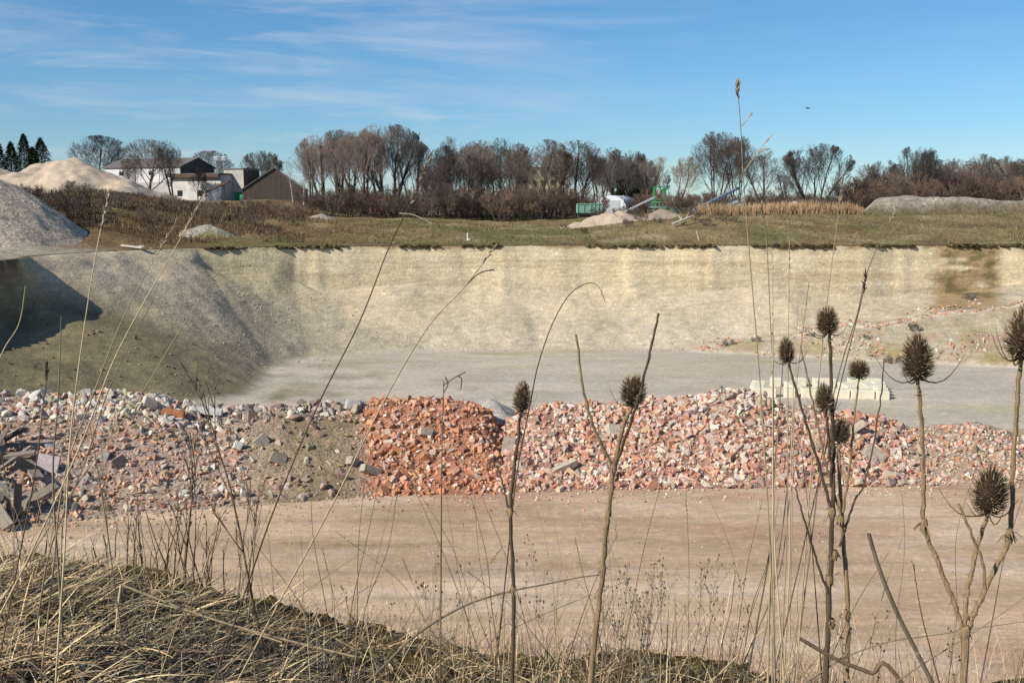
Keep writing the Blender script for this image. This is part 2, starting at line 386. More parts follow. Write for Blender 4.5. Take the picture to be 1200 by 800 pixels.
# ------------------------------------------------------------------ grass and brush that nobody could count
def blades(pts, L, lean, W, cols, segs=4, droop=.3, lie=None):
    """upright or leaning blades rooted at pts"""
    m = len(pts)
    az = RNG.uniform(0, 2*math.pi, m) if lie is None else lie
    t = np.linspace(0, 1, segs+1)
    th = lean[:, None] + droop*t[None, :]*RNG.uniform(.2, 1.8, m)[:, None]
    st = (L/segs)[:, None]
    dx = np.cumsum(np.sin(th)*st, 1); dz = np.cumsum(np.cos(th)*st, 1)
    dx = np.concatenate([np.zeros((m, 1)), dx[:, :-1]], 1); dz = np.concatenate([np.zeros((m, 1)), dz[:, :-1]], 1)
    P = np.stack([pts[:, 0:1]+dx*np.cos(az)[:, None], pts[:, 1:2]+dx*np.sin(az)[:, None], pts[:, 2:3]+dz], -1)
    Wt = W[:, None]*(1-.85*t[None, :]**1.5)
    sa = az+math.pi/2+RNG.normal(0, .5, m)
    S = np.stack([np.cos(sa), np.sin(sa), RNG.normal(0, .4, m)], -1); S /= np.linalg.norm(S, axis=1, keepdims=True)
    V, F = ribbons(P, Wt, S)
    return V, F, np.repeat(cols, (segs+1)*2, axis=0)
def pick(cs, m, jit=.15):
    c = np.array(cs)[RNG.integers(0, len(cs), m)]
    return np.clip(c*(1+RNG.normal(0, jit, (m, 1))), 0, 1)
M_BLADE = col_mat('dry_grass', 6, .25, .7)
def scatter(px0, px1, y0, y1, m, keep=None):
    Y = np.sqrt(RNG.uniform(y0*y0, y1*y1, m)); px = RNG.uniform(px0, px1, m); X = (px-600)/F_PX/.9918*Y
    P = np.stack([X, Y, base_height(X, Y)], -1)
    if keep is not None: P = P[keep(X, Y, px)]
    return P
P = scatter(-150, 1350, 101, 126, 26000, lambda X, Y, px: rim_dist(X, Y)+fbm(X*.16, Y*.16, 3)*.6+fbm(X*.9, Y*.9, 5)*.07 < -.3)
m = len(P); gsel = ss(.45, .65, fbm(P[:, 0]*.11, P[:, 1]*.22, 77)*.5+.5)
cc = pick([(.24, .18, .09), (.18, .14, .06), (.30, .24, .14), (.13, .10, .045)], m); gg = pick([(.13, .135, .045), (.17, .145, .06)], m)
cc = np.where((RNG.random(m) < gsel)[:, None], gg, cc)
v, f, c = blades(P, RNG.uniform(.1, .32, m), np.abs(RNG.normal(0, .5, m)), RNG.uniform(.015, .04, m), cc, 2)
tag(mk('rim_grass', v, f, M_BLADE, c), 'short olive and straw grass covering the ground above the quarry rim', 'grass', kind='stuff')
P = scatter(815, 1005, 116.5, 121.5, 6000, lambda X, Y, px: (Y < 121.5-np.abs(px-935)*.02) & (vn(X*.5, Y*.5, 4) > .2)); m = len(P)
v, f, c = blades(P, RNG.uniform(.7, 1.5, m)*(1-.3*ss(990, 1005, pix(P[:, 0], P[:, 1]))), np.abs(RNG.normal(0, .15, m)), RNG.uniform(.015, .04, m), pick([(.42, .28, .15), (.36, .23, .12), (.48, .34, .2)], m), 3)
tag(mk('reed_patch', v, f, M_BLADE, c), 'patch of tall tan dry reeds on the rim in front of gravel', 'reeds', kind='stuff')
P = scatter(-100, 360, 90, 136, 30000, lambda X, Y, px: (rim_dist(X, Y) < -2.2) & (fbm(X*.12, Y*.12, 83) > -.35) & ~((X < -33) & (Y < 97)))
m = len(P)
v, f, c = blades(P, RNG.uniform(.3, 1.0, m)*(1-.35*ss(100, 140, pix(P[:, 0], P[:, 1]))), np.abs(RNG.normal(0, .5, m)), RNG.uniform(.012, .04, m), pick([(.085, .05, .034), (.12, .07, .045), (.055, .036, .024), (.2, .15, .09), (.10, .052, .035)], m), 3)
tag(mk('brushwood', v, f, M_BLADE, c), 'low tangle of dark brown brush covering the mound left of the far rim', 'brushwood', kind='stuff')

# ------------------------------------------------------------------ trees
def rot_dir(d, ang, az):
    d = Vector(d); a = d.orthogonal().normalized(); b = d.cross(a)
    return (d*math.cos(ang) + (a*math.cos(az)+b*math.sin(az))*math.sin(ang)).normalized()
def grow_tree(seed, H=12., stems=1, stem_lean=.1, r0=.2, nchild=(9, 7, 6, 4), ratio=(.5, .5, .5, .5), ang=(.8, .7, .7, .7), up=(.05, .12, .1, .06), t0=(.25, .2, .2, .15),
              wob=.1, rmin=.012, trunk_frac=1.0, taperL=.55, env=(.4, .58, .45)):
    R = random.Random(seed); T, Cc = [], []
    maxl = len(nchild)
    def branch(p, d, L, r, lev):
        n = (8, 6, 5, 4, 3)[min(lev, 4)]
        pts = [p.copy()]; rad = [r]; p = p.copy(); d = d.copy()
        for i in range(1, n):
            d = (d + Vector((R.gauss(0, wob), R.gauss(0, wob), R.gauss(0, wob)*.6 + up[min(lev, len(up)-1)]))).normalized()
            p = p + d*(L/(n-1)); pts.append(p.copy()); rad.append(max(rmin*.7, r*(1-i/(n-1)*.82)))
        (T if lev == 0 else Cc).append(([q[:] for q in pts], rad))
        if lev >= maxl: return
        k = nchild[lev]; k = max(1, int(round(k*R.uniform(.75, 1.25))))
        off = R.uniform(0, 6.28)
        for j in range(k):
            t = t0[lev] + (1-t0[lev])*((j+R.random())/k)
            x = t*(n-1); i = min(int(x), n-2); w = x-i
            q = pts[i].lerp(pts[i+1], w); dd = (pts[i+1]-pts[i]).normalized()
            cd = rot_dir(dd, ang[lev]*R.uniform(.6, 1.3)*(1.1-.35*t), off+j*2.4+R.uniform(-.5, .5))
            if cd.z < -.25: cd.z *= -.3
            LL = L*ratio[lev]*(1-taperL*t)*R.uniform(.7, 1.25)*1.25
            a_ = (cd.x**2+cd.y**2)/(env[0]*H)**2+cd.z**2/(env[2]*H)**2; b_ = (q.x*cd.x+q.y*cd.y)/(env[0]*H)**2+(q.z-env[1]*H)*cd.z/(env[2]*H)**2
            c_ = (q.x**2+q.y**2)/(env[0]*H)**2+((q.z-env[1]*H)/(env[2]*H))**2-1; di = b_*b_-a_*c_
            LL = min(LL, max(.12*LL, (-b_+math.sqrt(di))/a_*R.uniform(.9, 1.08))) if di > 0 else LL*.12
            branch(q, cd, LL, max(rmin, rad[i]*.55*R.uniform(.7, 1)), lev+1)
    for s in range(stems):
        a = s*6.28/stems+R.uniform(0, 1); ln = stem_lean*R.uniform(.6, 1.3) if stems > 1 else stem_lean*.4
        branch(Vector((math.cos(a)*.15*(stems > 1), math.sin(a)*.15*(stems > 1), -.3)), Vector((math.cos(a)*ln, math.sin(a)*ln, 1)).normalized(), H*trunk_frac*R.uniform(.85, 1), r0*R.uniform(.75, 1), 0)
    return T, Cc
M_BARK = plain('bark', (.085, .065, .05), .95, 4, .35, .3, (1, 1, .3))
M_BIRCH = plain('birch_bark', (.55, .5, .46), .8, 3, .45, .1, (1, 1, .25))
M_TW = {'grey': plain('grey_twigs', (.15, .13, .115), .95, 1.5, .25), 'red': plain('reddish_twigs', (.205, .155, .128), .95, 1.5, .25),
        'brown': plain('brown_twigs', (.14, .105, .083), .95, 1.5, .25), 'rust': plain('rusty_twigs', (.165, .112, .082), .95, 1.5, .3), 'pale': plain('pale_twigs', (.27, .23, .16), .95, 1.5, .2)}
def tree_obj(name, label, cat, seed, twig='grey', bark=None, **kw):
    root = thing(name, label, cat)
    T, Cc = grow_tree(seed, **kw)
    V, F = tube_list(T, 6); mk('trunk', V, F, bark or M_BARK, None, True, root)
    V, F = tube_list(Cc, 3); mk('crown', V, F, M_TW[twig], None, False, root)
    return root
WIL = dict(H=10, stems=3, stem_lean=.34, r0=.24, nchild=(11, 8, 7, 6), env=(.42, .56, .45), ratio=(.62, .55, .5, .5), ang=(.62, .6, .6, .5), up=(.05, .12, .1, .08), rmin=.0092, wob=.07)
POP = dict(H=10, stems=2, stem_lean=.2, r0=.18, nchild=(13, 8, 7, 5), env=(.27, .56, .45), ratio=(.45, .55, .5, .5), ang=(.62, .6, .6, .55), up=(.02, .14, .1, .08), rmin=.0092, wob=.06)
OAK = dict(H=9, stems=1, r0=.26, nchild=(13, 9, 8, 7), env=(.46, .6, .41), ratio=(.75, .55, .5, .5), ang=(.85, .65, .65, .6), up=(.0, .08, .08, .06), rmin=.0092, trunk_frac=.95, t0=(.22, .25, .2, .15), wob=.07)
RND = dict(H=8, stems=6, stem_lean=.5, r0=.16, nchild=(9, 8, 7, 6), env=(.56, .55, .46), ratio=(.5, .5, .5, .5), ang=(.5, .5, .55, .5), up=(.03, .1, .08, .06), rmin=.0092, wob=.06)
BUSH = dict(H=3, stems=9, stem_lean=.7, r0=.05, nchild=(7, 6, 5), ratio=(.5, .55, .5), ang=(.5, .6, .6), up=(.02, .06, .04), rmin=.012, env=(.75, .5, .55))
def measured(o):                               # true height of the prototype
    c = [c for c in o.children if c.name.startswith('crown')][0].data
    a = np.empty(len(c.vertices)*3, np.float32); c.vertices.foreach_get('co', a); return float(np.percentile(a[2::3], 99))
PROTO = {}
def proto(key, *a, **k):
    o = tree_obj(*a, **k); PROTO[key] = [o, measured(o), False]; return o
for i in range(3): proto('wil%d' % i, 'bare_tree', '', 'tree', 100+i, 'red' if i != 1 else 'grey', **WIL)
for i in range(4): proto('pop%d' % i, 'bare_tree', '', 'tree', 120+i, ('red', 'brown', 'grey', 'brown')[i], **POP)
for i in range(2): proto('oak%d' % i, 'bare_tree', '', 'tree', 140+i, 'grey', **OAK)
for i in range(2): proto('rnd%d' % i, 'bare_tree', '', 'tree', 150+i, 'grey', **RND)
proto('big0', 'bare_tree', '', 'tree', 160, 'brown', **{**POP, 'H': 12, 'stems': 4, 'stem_lean': .3, 'nchild': (12, 8, 7, 6), 'env': (.4, .55, .46)})
proto('pale0', 'bare_tree', '', 'tree', 165, 'pale', **{**RND, 'stems': 3})
for i in range(2): proto('birch%d' % i, 'birch_tree', '', 'tree', 170+i, 'red', M_BIRCH, **{**POP, 'stems': 1, 'nchild': (14, 5, 5, 3), 'r0': .13, 'env': (.16, .6, .42), 'ratio': (.26, .5, .5, .5)})
for i, tw in enumerate(('rust', 'brown', 'rust', 'grey')): proto('bush%d' % i, 'bush', '', 'bush', 180+i, tw, **BUSH)
def place(key, px, top, Y, label, group=None, wide=1., rz=None, name=None, z=None, cat=None):
    o, hh, used = PROTO[key]
    x = xat(px, Y); g = Hf(x, Y) if z is None else z
    s = (at(px, top, Y).z - g)/hh if top is not None and top > 20 else top/hh
    rz = random.uniform(0, 6.28) if rz is None else rz
    if not used:
        PROTO[key][2] = True; o.location = (x, Y, g-.05); o.rotation_euler = (0, 0, rz); o.scale = (s*wide, s*wide, s)
        o['label'] = label
        if group: o['group'] = group
        r = o
    else: r = dup(o, (x, Y, g-.05), rz, (s*wide, s*wide, s), label, group)
    if cat: r['category'] = cat
    return r
for a in [('oak0', 122, 158, 205, 'bare round-crowned tree rising just right of the tall sand heap'),
          ('oak1', 178, 163, 178, 'bare spreading tree standing in front of the white hall'),
          ('pop2', 205, 167, 178, 'thin bare tree at the gable end of the white hall'),
          ('oak0', 250, 176, 215, 'bare round tree behind the low flat-roofed annex'),
          ('rnd0', 313, 178, 230, 'small brownish round tree peeking over the dark gabled shed'),
          ('pop1', 235, 195, 182, 'slim bare sapling in front of the low annex wall'),
          ('pop3', 158, 180, 180, 'slim bare tree before the left half of the white hall')]:
    place(*a, wide=1.15 if a[0].startswith('oak') else 1)
for i, (px, top) in enumerate([(345, 184), (357, 190)]):
    place('birch%d' % i, px, top, 150, ['white-stemmed birch nearest the dark gabled shed', 'white-stemmed birch beside the gravel hump at the big willows'][i])
gw = 'large reddish willows left of the middle of the tree row'
for i, (px, top, Y, k, w) in enumerate([(378, 160, 150, 'wil0', .95), (400, 152, 158, 'wil1', .95), (425, 153, 146, 'wil2', .95), (446, 148, 160, 'wil0', .75), (463, 146, 148, 'wil1', .95), (487, 165, 152, 'wil2', .75), (410, 158, 168, 'wil2', .95), (366, 175, 162, 'wil1', .7)]):
    place(k, px, top, Y, 'large reddish bare willow in the tall clump left of the middle of the tree row', gw, w)
gp = 'slender bare trees in the middle of the tree row'
for i, (px, top) in enumerate([(512, 185), (524, 170), (537, 162), (551, 168), (563, 163), (577, 170), (590, 163), (604, 168), (617, 172), (596, 175), (545, 175), (570, 178), (500, 195), (530, 180)]):
    place('pop%d' % (i % 4), px, top, 142+(i*7) % 22, 'slender bare tree in the crowded middle stretch of the tree row', gp, 1.2)
place('pop1', 640, 163, 140, 'dense dark bare tree in front of the yellow apartment block', wide=1.5)
place('pop0', 676, 164, 142, 'dense reddish bare tree right of the yellow apartment block', wide=1.7)
place('wil2', 655, 176, 150, 'broad bare tree close behind the dense pair by the yellow block', wide=.8)
for i, (px, top) in enumerate([(702, 180), (716, 174), (731, 176), (745, 183), (757, 190), (724, 185)]):
    place('pop2' if i % 2 else 'rnd1', px, top, 170+(i*5) % 14, 'grey bare tree behind the white arched hall', 'grey bare trees behind the white arched hall', 1.2 if i % 2 else .9)
place('pale0', 790, 184, 165, 'pale budding tree right of the green screening machine', wide=1.1)
place('big0', 838, 154, 148, 'tallest bare tree with dark multiple stems above the blue conveyor', wide=1.05)
place('big0', 862, 160, 152, 'tall bare tree just right of the tallest one above the blue conveyor', wide=.85)
place('pop2', 893, 176, 170, 'thin grey bare tree between the tallest tree and the round one', wide=1.3)
place('rnd0', 950, 170, 135, 'round fan-shaped bare tree standing alone behind the reeds', wide=1.12)
place('rnd1', 1071, 172, 138, 'pale bare tree rising highest above the long gravel heap', wide=.8)
gr_ = 'bare trees behind the long gravel heap at right'
for i, (px, top) in enumerate([(1012, 192), (1030, 188), (1048, 192), (1095, 186), (1112, 185), (1128, 188), (1145, 180), (1160, 186), (1178, 182), (1195, 186), (1215, 184), (1088, 192), (1170, 192), (920, 200), (1240, 180)]):
    if px == 920: place('pop2', px, top, 165, 'low bare tree left of the round fan-shaped one', wide=1.3)
    else: place(('pop0', 'pop3', 'pop1', 'rnd1')[i % 4], px, top, 140+(i*7) % 20, 'bare brown tree in the thicket behind the long gravel heap', gr_, 1.4 if i % 4 != 3 else .9)
gb = 'dark bushes under the tree row'
k = 0
for px in list(range(205, 372, 12)):
    top = np.interp(px, [200, 240, 300, 350, 372], [240, 235, 232, 240, 248])+random.uniform(-3, 3)
    place('bush%d' % (k % 4), px, top, 128+(k*5) % 12, 'dark rusty bush in the thicket before the white hall and dark shed', 'dark bushes before the white hall', .9); k += 1
for px in list(range(362, 700, 8))+list(range(735, 860, 12)):
    top = 222+random.uniform(-8, 10) if px < 700 else 226+random.uniform(-5, 8)
    place('bush%d' % (k % 3), px, top, 136+(k*5) % 14, 'dark twiggy bush in the undergrowth beneath the tree row', gb, 1.0); k += 1
for px in list(range(985, 1250, 8))+list(range(870, 985, 11)):
    top = 207+random.uniform(-9, 9) if px > 985 else 225+random.uniform(-6, 6)
    place('bush%d' % (k % 3), px, top, 132+(k*5) % 16, 'brown twiggy bush in the thicket behind the reeds and gravel heap', 'brown bushes at the right end of the tree row', 1.05); k += 1
for i, (px, Y, h) in enumerate([(684, 111, .7), (735, 113, .9), (752, 115, 1.1), (770, 112, .7), (812, 113, 1.2), (826, 110, .9), (843, 114, 1.3), (860, 112, .8), (700, 124, 1.5), (727, 124, 1.4), (742, 122, 1.1), (660, 116, .6)]):
    place('bush%d' % (i % 4), px, h, Y, 'low straggly scrub on the grass bank between sand heaps and reeds', 'low scrub on the grass bank right of centre', 1.1)
for px, top, l in ((728, 186, 'thin bare tree standing just in front of the dark pines, left one'), (755, 190, 'thin bare tree standing just in front of the dark pines, right one')): place('pop2', px, top, 150, l, wide=1.3)
place('bush2', 790, 222, 121, 'rounded reddish bush in front of the green screening machine', wide=1.1)
place('bush0', 803, 226, 120, 'reddish brown bush at the foot of the blue conveyor', wide=1.1)
for px, Y, h in [(40, 96, 2.2), (60, 99, 2.4), (85, 101, 2.2), (110, 104, 2.0), (50, 105, 2.4), (140, 108, 1.7), (175, 104, 1.5), (30, 108, 2.2), (95, 112, 1.9), (200, 112, 1.8), (250, 110, 1.7), (300, 108, 1.3)]:
    place('bush%d' % (k % 3), px, h, Y, 'low dark brown bush on the mound between sand heap and quarry rim', 'low bushes on the brown mound', 1.3); k += 1
for px, Y, h, l in [(856, 91.0, .8, 'small olive bush at the foot of the far scree, leftmost of its pair'), (890, 90.0, .7, 'small olive bush at the foot of the far scree near the ramp start'),
                    (1052, 84.5, 1.0, 'straw-coloured bush on the lower edge of the brick-strewn ramp'), (1020, 88, .6, 'tiny green bush beside dark lumps at the start of the ramp'),
                    (1140, 95.5, 1.0, 'dark bush in the overgrown gully of the right wall'), (1075, 88, .9, 'dark bush on the middle of the brick-strewn ramp'), (955, 89.5, .5, 'low grey bush where the ramp leaves the pit floor')]:
    b_ = place('bush3', px, h, Y, l, wide=1.); b_.location.z -= .3*h

# evergreens
M_NEED = col_mat('needles', 3, .3)
def conifer(loc, H, W, label, seed, pine=False):
    R = np.random.default_rng(seed); root = thing('conifer_tree', label, 'tree', loc, R.uniform(0, 6))
    V, F = tube_list([([(0, 0, -.3), (0, 0, H*.3), (.05, .02, H*.65), (0, 0, H)], [.2, .16, .1, .02])], 6); mk('trunk', V, F, M_BARK, None, True, root)
    n = 5200; t = R.random(n)**(.75 if not pine else .6)
    az = np.floor(R.random(n)*9)/9*6.28+R.normal(0, .22, n)+np.floor(t*16)*1.3
    lvl = np.floor(t*16)/16+R.normal(0, .03, n)
    prof = (1-lvl)**.8*(.5+.75*vn(np.floor(t*16)*3.1, np.floor(az*1.5), seed)) if not pine else np.sqrt(np.clip(1-(lvl*1.25-.35)**2, .05, 1))*(.25+1.15*vn(np.floor(t*9)*3.1, np.floor(az*1.4), seed))
    rr = W*prof*np.sqrt(R.random(n)); base = .08 if not pine else .25
    z = H*(base+(1-base)*lvl) - rr*.28 + R.normal(0, .08, n)
    P = np.stack([rr*np.cos(az), rr*np.sin(az), z], -1)
    D = np.stack([np.cos(az), np.sin(az), R.normal(-.2, .4, n)], -1)+R.normal(0, .35, (n, 3)); D /= np.linalg.norm(D, axis=1, keepdims=True)
    L = R.uniform(.2, .45, n); PP = np.stack([P, P+D*L[:, None]], 1)
    S = np.cross(D, R.normal(0, 1, (n, 3))); S /= np.linalg.norm(S, axis=1, keepdims=True)
    V, F = ribbons(PP, np.stack([np.full(n, .06), np.full(n, .02)], 1), S)
    c = np.array([(.018, .030, .014), (.03, .045, .018), (.012, .02, .012)])[R.integers(0, 3, n)]
    if pine: c = c*np.array([1.2, 1.15, .9])
    mk('crown', V, F, M_NEED, np.repeat(c, 4, 0), False, root)
for i, (px, top, w, l) in enumerate([(-4, 163, 2.2, 'dark conifer at the left edge behind the sand heap, mostly cut off'), (12, 166, 2.0, 'dark bushy conifer second from the left edge behind the sand heap'), (27, 156, 2.0, 'tallest dark spruce tip behind the sand heap'), (47, 161, 2.4, 'dark spruce rightmost of the evergreens behind the sand heap'), (38, 172, 1.8, 'short dark spruce between the two tallest ones behind the sand heap')]):
    p = at(px, top, 215); g = Hf(p.x, 215); conifer((p.x, 215, g), p.z-g, w*1.9, l, 300+i)
for i, (px, top, w, l) in enumerate([(733, 209, 1.6, 'dark green pine right behind the white arched hall'), (748, 204, 1.8, 'dark green pine between the arched hall and the green machine'), (757, 216, 1.6, 'low dark pine rightmost of the three by the green machine')]):
    p = at(px, top, 158); g = Hf(p.x, 158); conifer((p.x, 158, g), p.z-g, w, l, 320+i, True)

# ------------------------------------------------------------------ heaps
M_SAND = ground_mat('sand', 1.2, .5, 0, (1, 1, 1), .18, .15)
M_GRAVEL = ground_mat('gravel', 3, .9, 3.2, (1, 1, 1), .25, .2, .5, 1.6)
def mound(name, label, x0, x1, y0, y1, step, hf, mat, cf, cat='heap'):
    xs = np.arange(x0, x1, step); ys = np.arange(y0, y1, step); X, Y = np.meshgrid(xs, ys)
    h = hf(X, Y); Z = base_height(X, Y)+h-.06
    nr, nc = X.shape; idx = np.arange(nr*nc).reshape(nr, nc)
    Q = np.stack([idx[:-1, :-1], idx[:-1, 1:], idx[1:, 1:], idx[1:, :-1]], -1).reshape(-1, 4)
    hm = h.ravel(); Q = Q[(hm[Q].max(1) > 0)]
    u, inv = np.unique(Q, return_inverse=True)
    V = np.stack([X, Y, Z], -1).reshape(-1, 3)[u]; C = cf(X, Y).reshape(-1, 3)[u]
    c = V.mean(0); c[2] = V[:, 2].min()
    o = mk(name, V-c, inv.reshape(-1, 4), mat, C, True, None, c)
    return tag(o, label, cat)
def cones(peaks, slope, seed, rough=.5):
    def f(X, Y):
        r = np.full(X.shape, -1.)
        wob = fbm(X*.25, Y*.25, seed)*rough*2+fbm(X*.9, Y*.9, seed+1)*rough*.5
        for (cx, cy, h, ex) in peaks: r = np.maximum(r, h-np.hypot((X-cx)/ex, Y-cy)*slope)
        return r + wob*.35*np.clip(r+.6, 0, 1)
    return f
def flat(*c):
    c = A3(*c); return lambda X, Y: np.ones(X.shape)[..., None]*c*(1+.18*fbm(X*.3, Y*.3, 5)[..., None])
def peak(px, top, Y, ex=1.):
    p = at(px, top, Y); return (p.x, Y, p.z-Hf(p.x, Y), ex)
pk = [peak(98, 189, 162, 1.1), peak(72, 187, 163, 1.1), peak(40, 193, 162, 1.3), peak(-10, 195, 161, 1.4), peak(86, 183, 162, 1.25), peak(60, 190, 164, 1.6), peak(15, 197, 160, 1.8), peak(-40, 192, 165, 1.6), peak(120, 207, 160, 1.4), peak(108, 196, 161, 1.)]
mound('sand_heap', 'tall pale pinkish sand heap before the dark conifers at far left', -105, -45, 140, 185, .4, cones(pk, .55, 90, 1.5), M_SAND, flat(.48, .385, .285))
mound('gravel_heap', 'grey gravel heap cut off by the left edge, on the quarry rim', -60, -31.5, 76, 99, .2, cones([(-45.5, 92, 5.6, .9), (-52, 90, 6.6, 1.4)], .6, 92, .5), M_GRAVEL, flat(.56, .445, .33))
mound('gravel_heap', 'small pale gravel hump on the rim left of centre, below brown brush', -36, -24, 96, 110, .2, cones([peak(245, 262, 102, 1.5), peak(225, 270, 101, 1.3)], .5, 94, .5), M_GRAVEL, lambda X, Y: mixc(A3(.40, .35, .28), A3(.2, .17, .06), ss(.5, .7, fbm(X*.5, Y*.5, 3)*.5+.5)))
mound('gravel_heap', 'small grey gravel hump under the birches, left of the big willows', -32, -17, 118, 140, .25, cones([peak(378, 249, 128, 1.4), peak(368, 254, 128, 1.2)], .6, 96, .5), M_GRAVEL, flat(.40, .34, .28))
mound('sand_heap', 'low spread pinkish sand heap below the white arched hall', 0, 20, 110, 128, .2, cones([peak(712, 247, 118, 1.5), peak(692, 255, 117, 1.6), peak(724, 245, 119, 1.), peak(674, 259, 117, 1.4)], .5, 98, .5), M_SAND, flat(.46, .365, .275))
mound('sand_heap', 'brownish sand heap below the green screening machine', 12, 24, 110, 128, .2, cones([peak(775, 245, 119, 1.4), peak(762, 250, 118, 1.4)], .5, 100, .5), M_SAND, flat(.33, .26, .20))
mound('sand_heap', 'cone-shaped grey sand heap under the end of the blue conveyor', 20, 34, 118, 134, .2, cones([peak(862, 232, 126, 1.)], .68, 102, .25), M_SAND, flat(.38, .33, .29))
mound('sand_heap', 'pale sand hump behind the reeds, nearest the round bare tree', 28, 46, 121, 140, .2, cones([peak(931, 234, 129, 1.2), peak(905, 237, 130, 2.), peak(890, 238, 130, 2)], .6, 104, .3), M_SAND, flat(.46, .38, .30))
def longheap(X, Y):
    px = pix(X, Y)
    top = 1.85*ss(1000, 1025, px)*ss(1300, 1240, px)*(1-.25*ss(1110, 1180, px))
    r = np.minimum(top, (3.6-np.abs(Y-122.5))*.85)
    return np.where(top > .05, r, -1)+fbm(X*.5, Y*.5, 7)*.16*(top > .05)
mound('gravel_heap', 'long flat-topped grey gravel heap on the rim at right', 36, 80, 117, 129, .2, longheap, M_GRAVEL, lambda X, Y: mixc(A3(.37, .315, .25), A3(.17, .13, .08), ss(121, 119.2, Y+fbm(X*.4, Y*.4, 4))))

# ------------------------------------------------------------------ buildings and machines behind the rim
M_WHITEWALL = plain('white_wall', (.62, .61, .59), .8, 1.2, .12)
M_GREYWALL = plain('stained_wall', (.42, .40, .37), .85, 1.0, .25)
M_STAIN = plain('pale_stained_wall', (.54, .52, .49), .85, .8, .25); M_DARKWALL = plain('dark_boards_and_shade', (.105, .08, .064), .9, 1.5, .35, .2, (4, 4, .3))  # brown boards; also paints shade on the hall gable and block side
M_ROOF = plain('grey_roof', (.16, .14, .13), .8, 1., .25)
M_GLASS = plain('dark_glass', (.02, .025, .03), .15, 1, .2)
M_YEL = plain('yellow_render', (.52, .46, .28), .85, .6, .12)
M_GREEN = plain('green_paint', (.05, .28, .09), .5, 2, .25)
M_TEAL = plain('pale_green_paint', (.20, .36, .27), .6, 2, .25)
M_GALV = plain('galvanised_steel', (.42, .45, .47), .5, 2, .25)
M_BLUE = plain('blue_grey_steel', (.22, .28, .36), .5, 2, .25)
M_DARK = plain('dark_steel', (.05, .05, .05), .6, 2, .3)
M_TARP = plain('white_sheet', (.66, .67, .68), .6, .8, .10)
def gabled(root, L, W, h, rise, wallm, gablem, roofm, base=-.6):
    MB().box((0, -W/2, h/2+base/2), (L, .2, h-base)).box((0, W/2, h/2+base/2), (L, .2, h-base)).done('wall', wallm, root)
    for s in (-1, 1):
        x = s*(L/2)
        MB().prism([(x-.1, -W/2+.1, base), (x-.1, W/2-.1, base), (x-.1, W/2-.1, h), (x-.1, 0, h+rise), (x-.1, -W/2+.1, h)], (.2, 0, 0)).done('gable_wall', gablem, root)
    for s in (-1, 1):
        a = Vector((0, s*(W/2+.35), h-.2)); b = Vector((0, 0, h+rise+.06)); mid = (a+b)/2; ang = math.atan2(b.z-a.z, abs(b.y-a.y))
        MB().box(mid+Vector((0, 0, .1)), (L+.6, (b-a).length, .16), rx=-s*ang).done('roof', roofm, root)
A_ = math.radians(-24)
p = xat(187, 196); g = 7.2
hall = thing('factory_hall', 'long white hall with low gabled roof and shaded dark gable end, behind bare trees', 'building', (p, 198, g), A_)
gabled(hall, 17.5, 9, 7.0, 1.5, M_WHITEWALL, M_DARKWALL, M_ROOF)  # gable ends coloured dark to stand for shade
MB().box((0, -4.64, 2.0), (17.4, .08, 4.6)).done('lower_wall', M_GREYWALL, hall)
for k in (1, 4):
    MB().box((-7+k*2.3, -4.62, 5.9), (1.1, .06, .7)).done('window', M_GLASS, hall)
x = xat(241, 189)
ann = thing('factory_annex', 'low stained annex with dark flat roof edge joining the white hall', 'building', (x, 190, g), A_)
MB().box((0, 0, 2.4), (11.2, 5, 6.0)).done('wall', M_STAIN, ann)
MB().box((0, -.3, 5.55), (11.5, 5.9, .3)).done('roof', M_ROOF, ann); MB().box((0, -3.28, 5.3), (11.5, .1, .55)).done('fascia', M_DARKWALL, ann)
for k in (0, 2): MB().box((-3.4+k*2.2, -2.53, 2.3), (1.1, .08, 1.0)).done('window', M_GLASS, ann)
x = xat(283, 188)
tow = thing('factory_block', 'tall white box-shaped block between annex and dark shed', 'building', (x, 190, g), A_)
MB().box((0, 0, 2.9), (4.2, 4.5, 7.0)).done('wall', M_GREYWALL, tow); MB().box((0, 0, 6.52), (4.5, 4.8, .2)).done('roof', M_ROOF, tow)
MB().box((2.13, 0, 2.9), (.06, 4.4, 6.8)).done('side_shade', M_DARKWALL, tow)  # thin dark sheet painting shade onto the side turned from the sun
MB().box((.9, -2.28, 1.2), (1.6, .1, 2.6)).done('door', M_GREEN, tow)
x = xat(318, 183)
shed = thing('gabled_shed', 'dark brown gabled shed right of the white block', 'building', (x, 188, g), math.radians(100))
gabled(shed, 9, 10.5, 2.9, 3.5, M_DARKWALL, M_DARKWALL, M_ROOF)
cv = thing('conveyor', 'dark slanting conveyor against the annex wall', 'conveyor', at(252, 231, 180))
MB().beam((-2.6, 0, .4), (2.6, -.5, 2.6), .7, .35).done('belt', M_DARKWALL, cv); MB().beam((-1.5, 0, -1.5), (-1.5, 0, .7), .12, .12).beam((1.6, 0, -1.5), (1.6, -.2, 2.1), .12, .12).done('support', M_DARK, cv)
for px, l in ((253, 'floodlight mast left of its pair above the flat-roofed annex'), (262, 'floodlight mast right of its pair above the flat-roofed annex')):
    q = at(px, 186, 205); r = thing('floodlight_mast', l, 'lamp post', (q.x, 205, 7.6))
    hh = q.z-7.6
    MB().bar((0, 0, -.5), (0, 0, hh-.35), .09, 8, .06).done('pole', M_GALV, r); MB().box((0, -.1, hh), (.75, .5, .7), rx=.3).box((0, .1, hh-.4), (.5, .2, .12)).done('lamp', M_TARP, r)
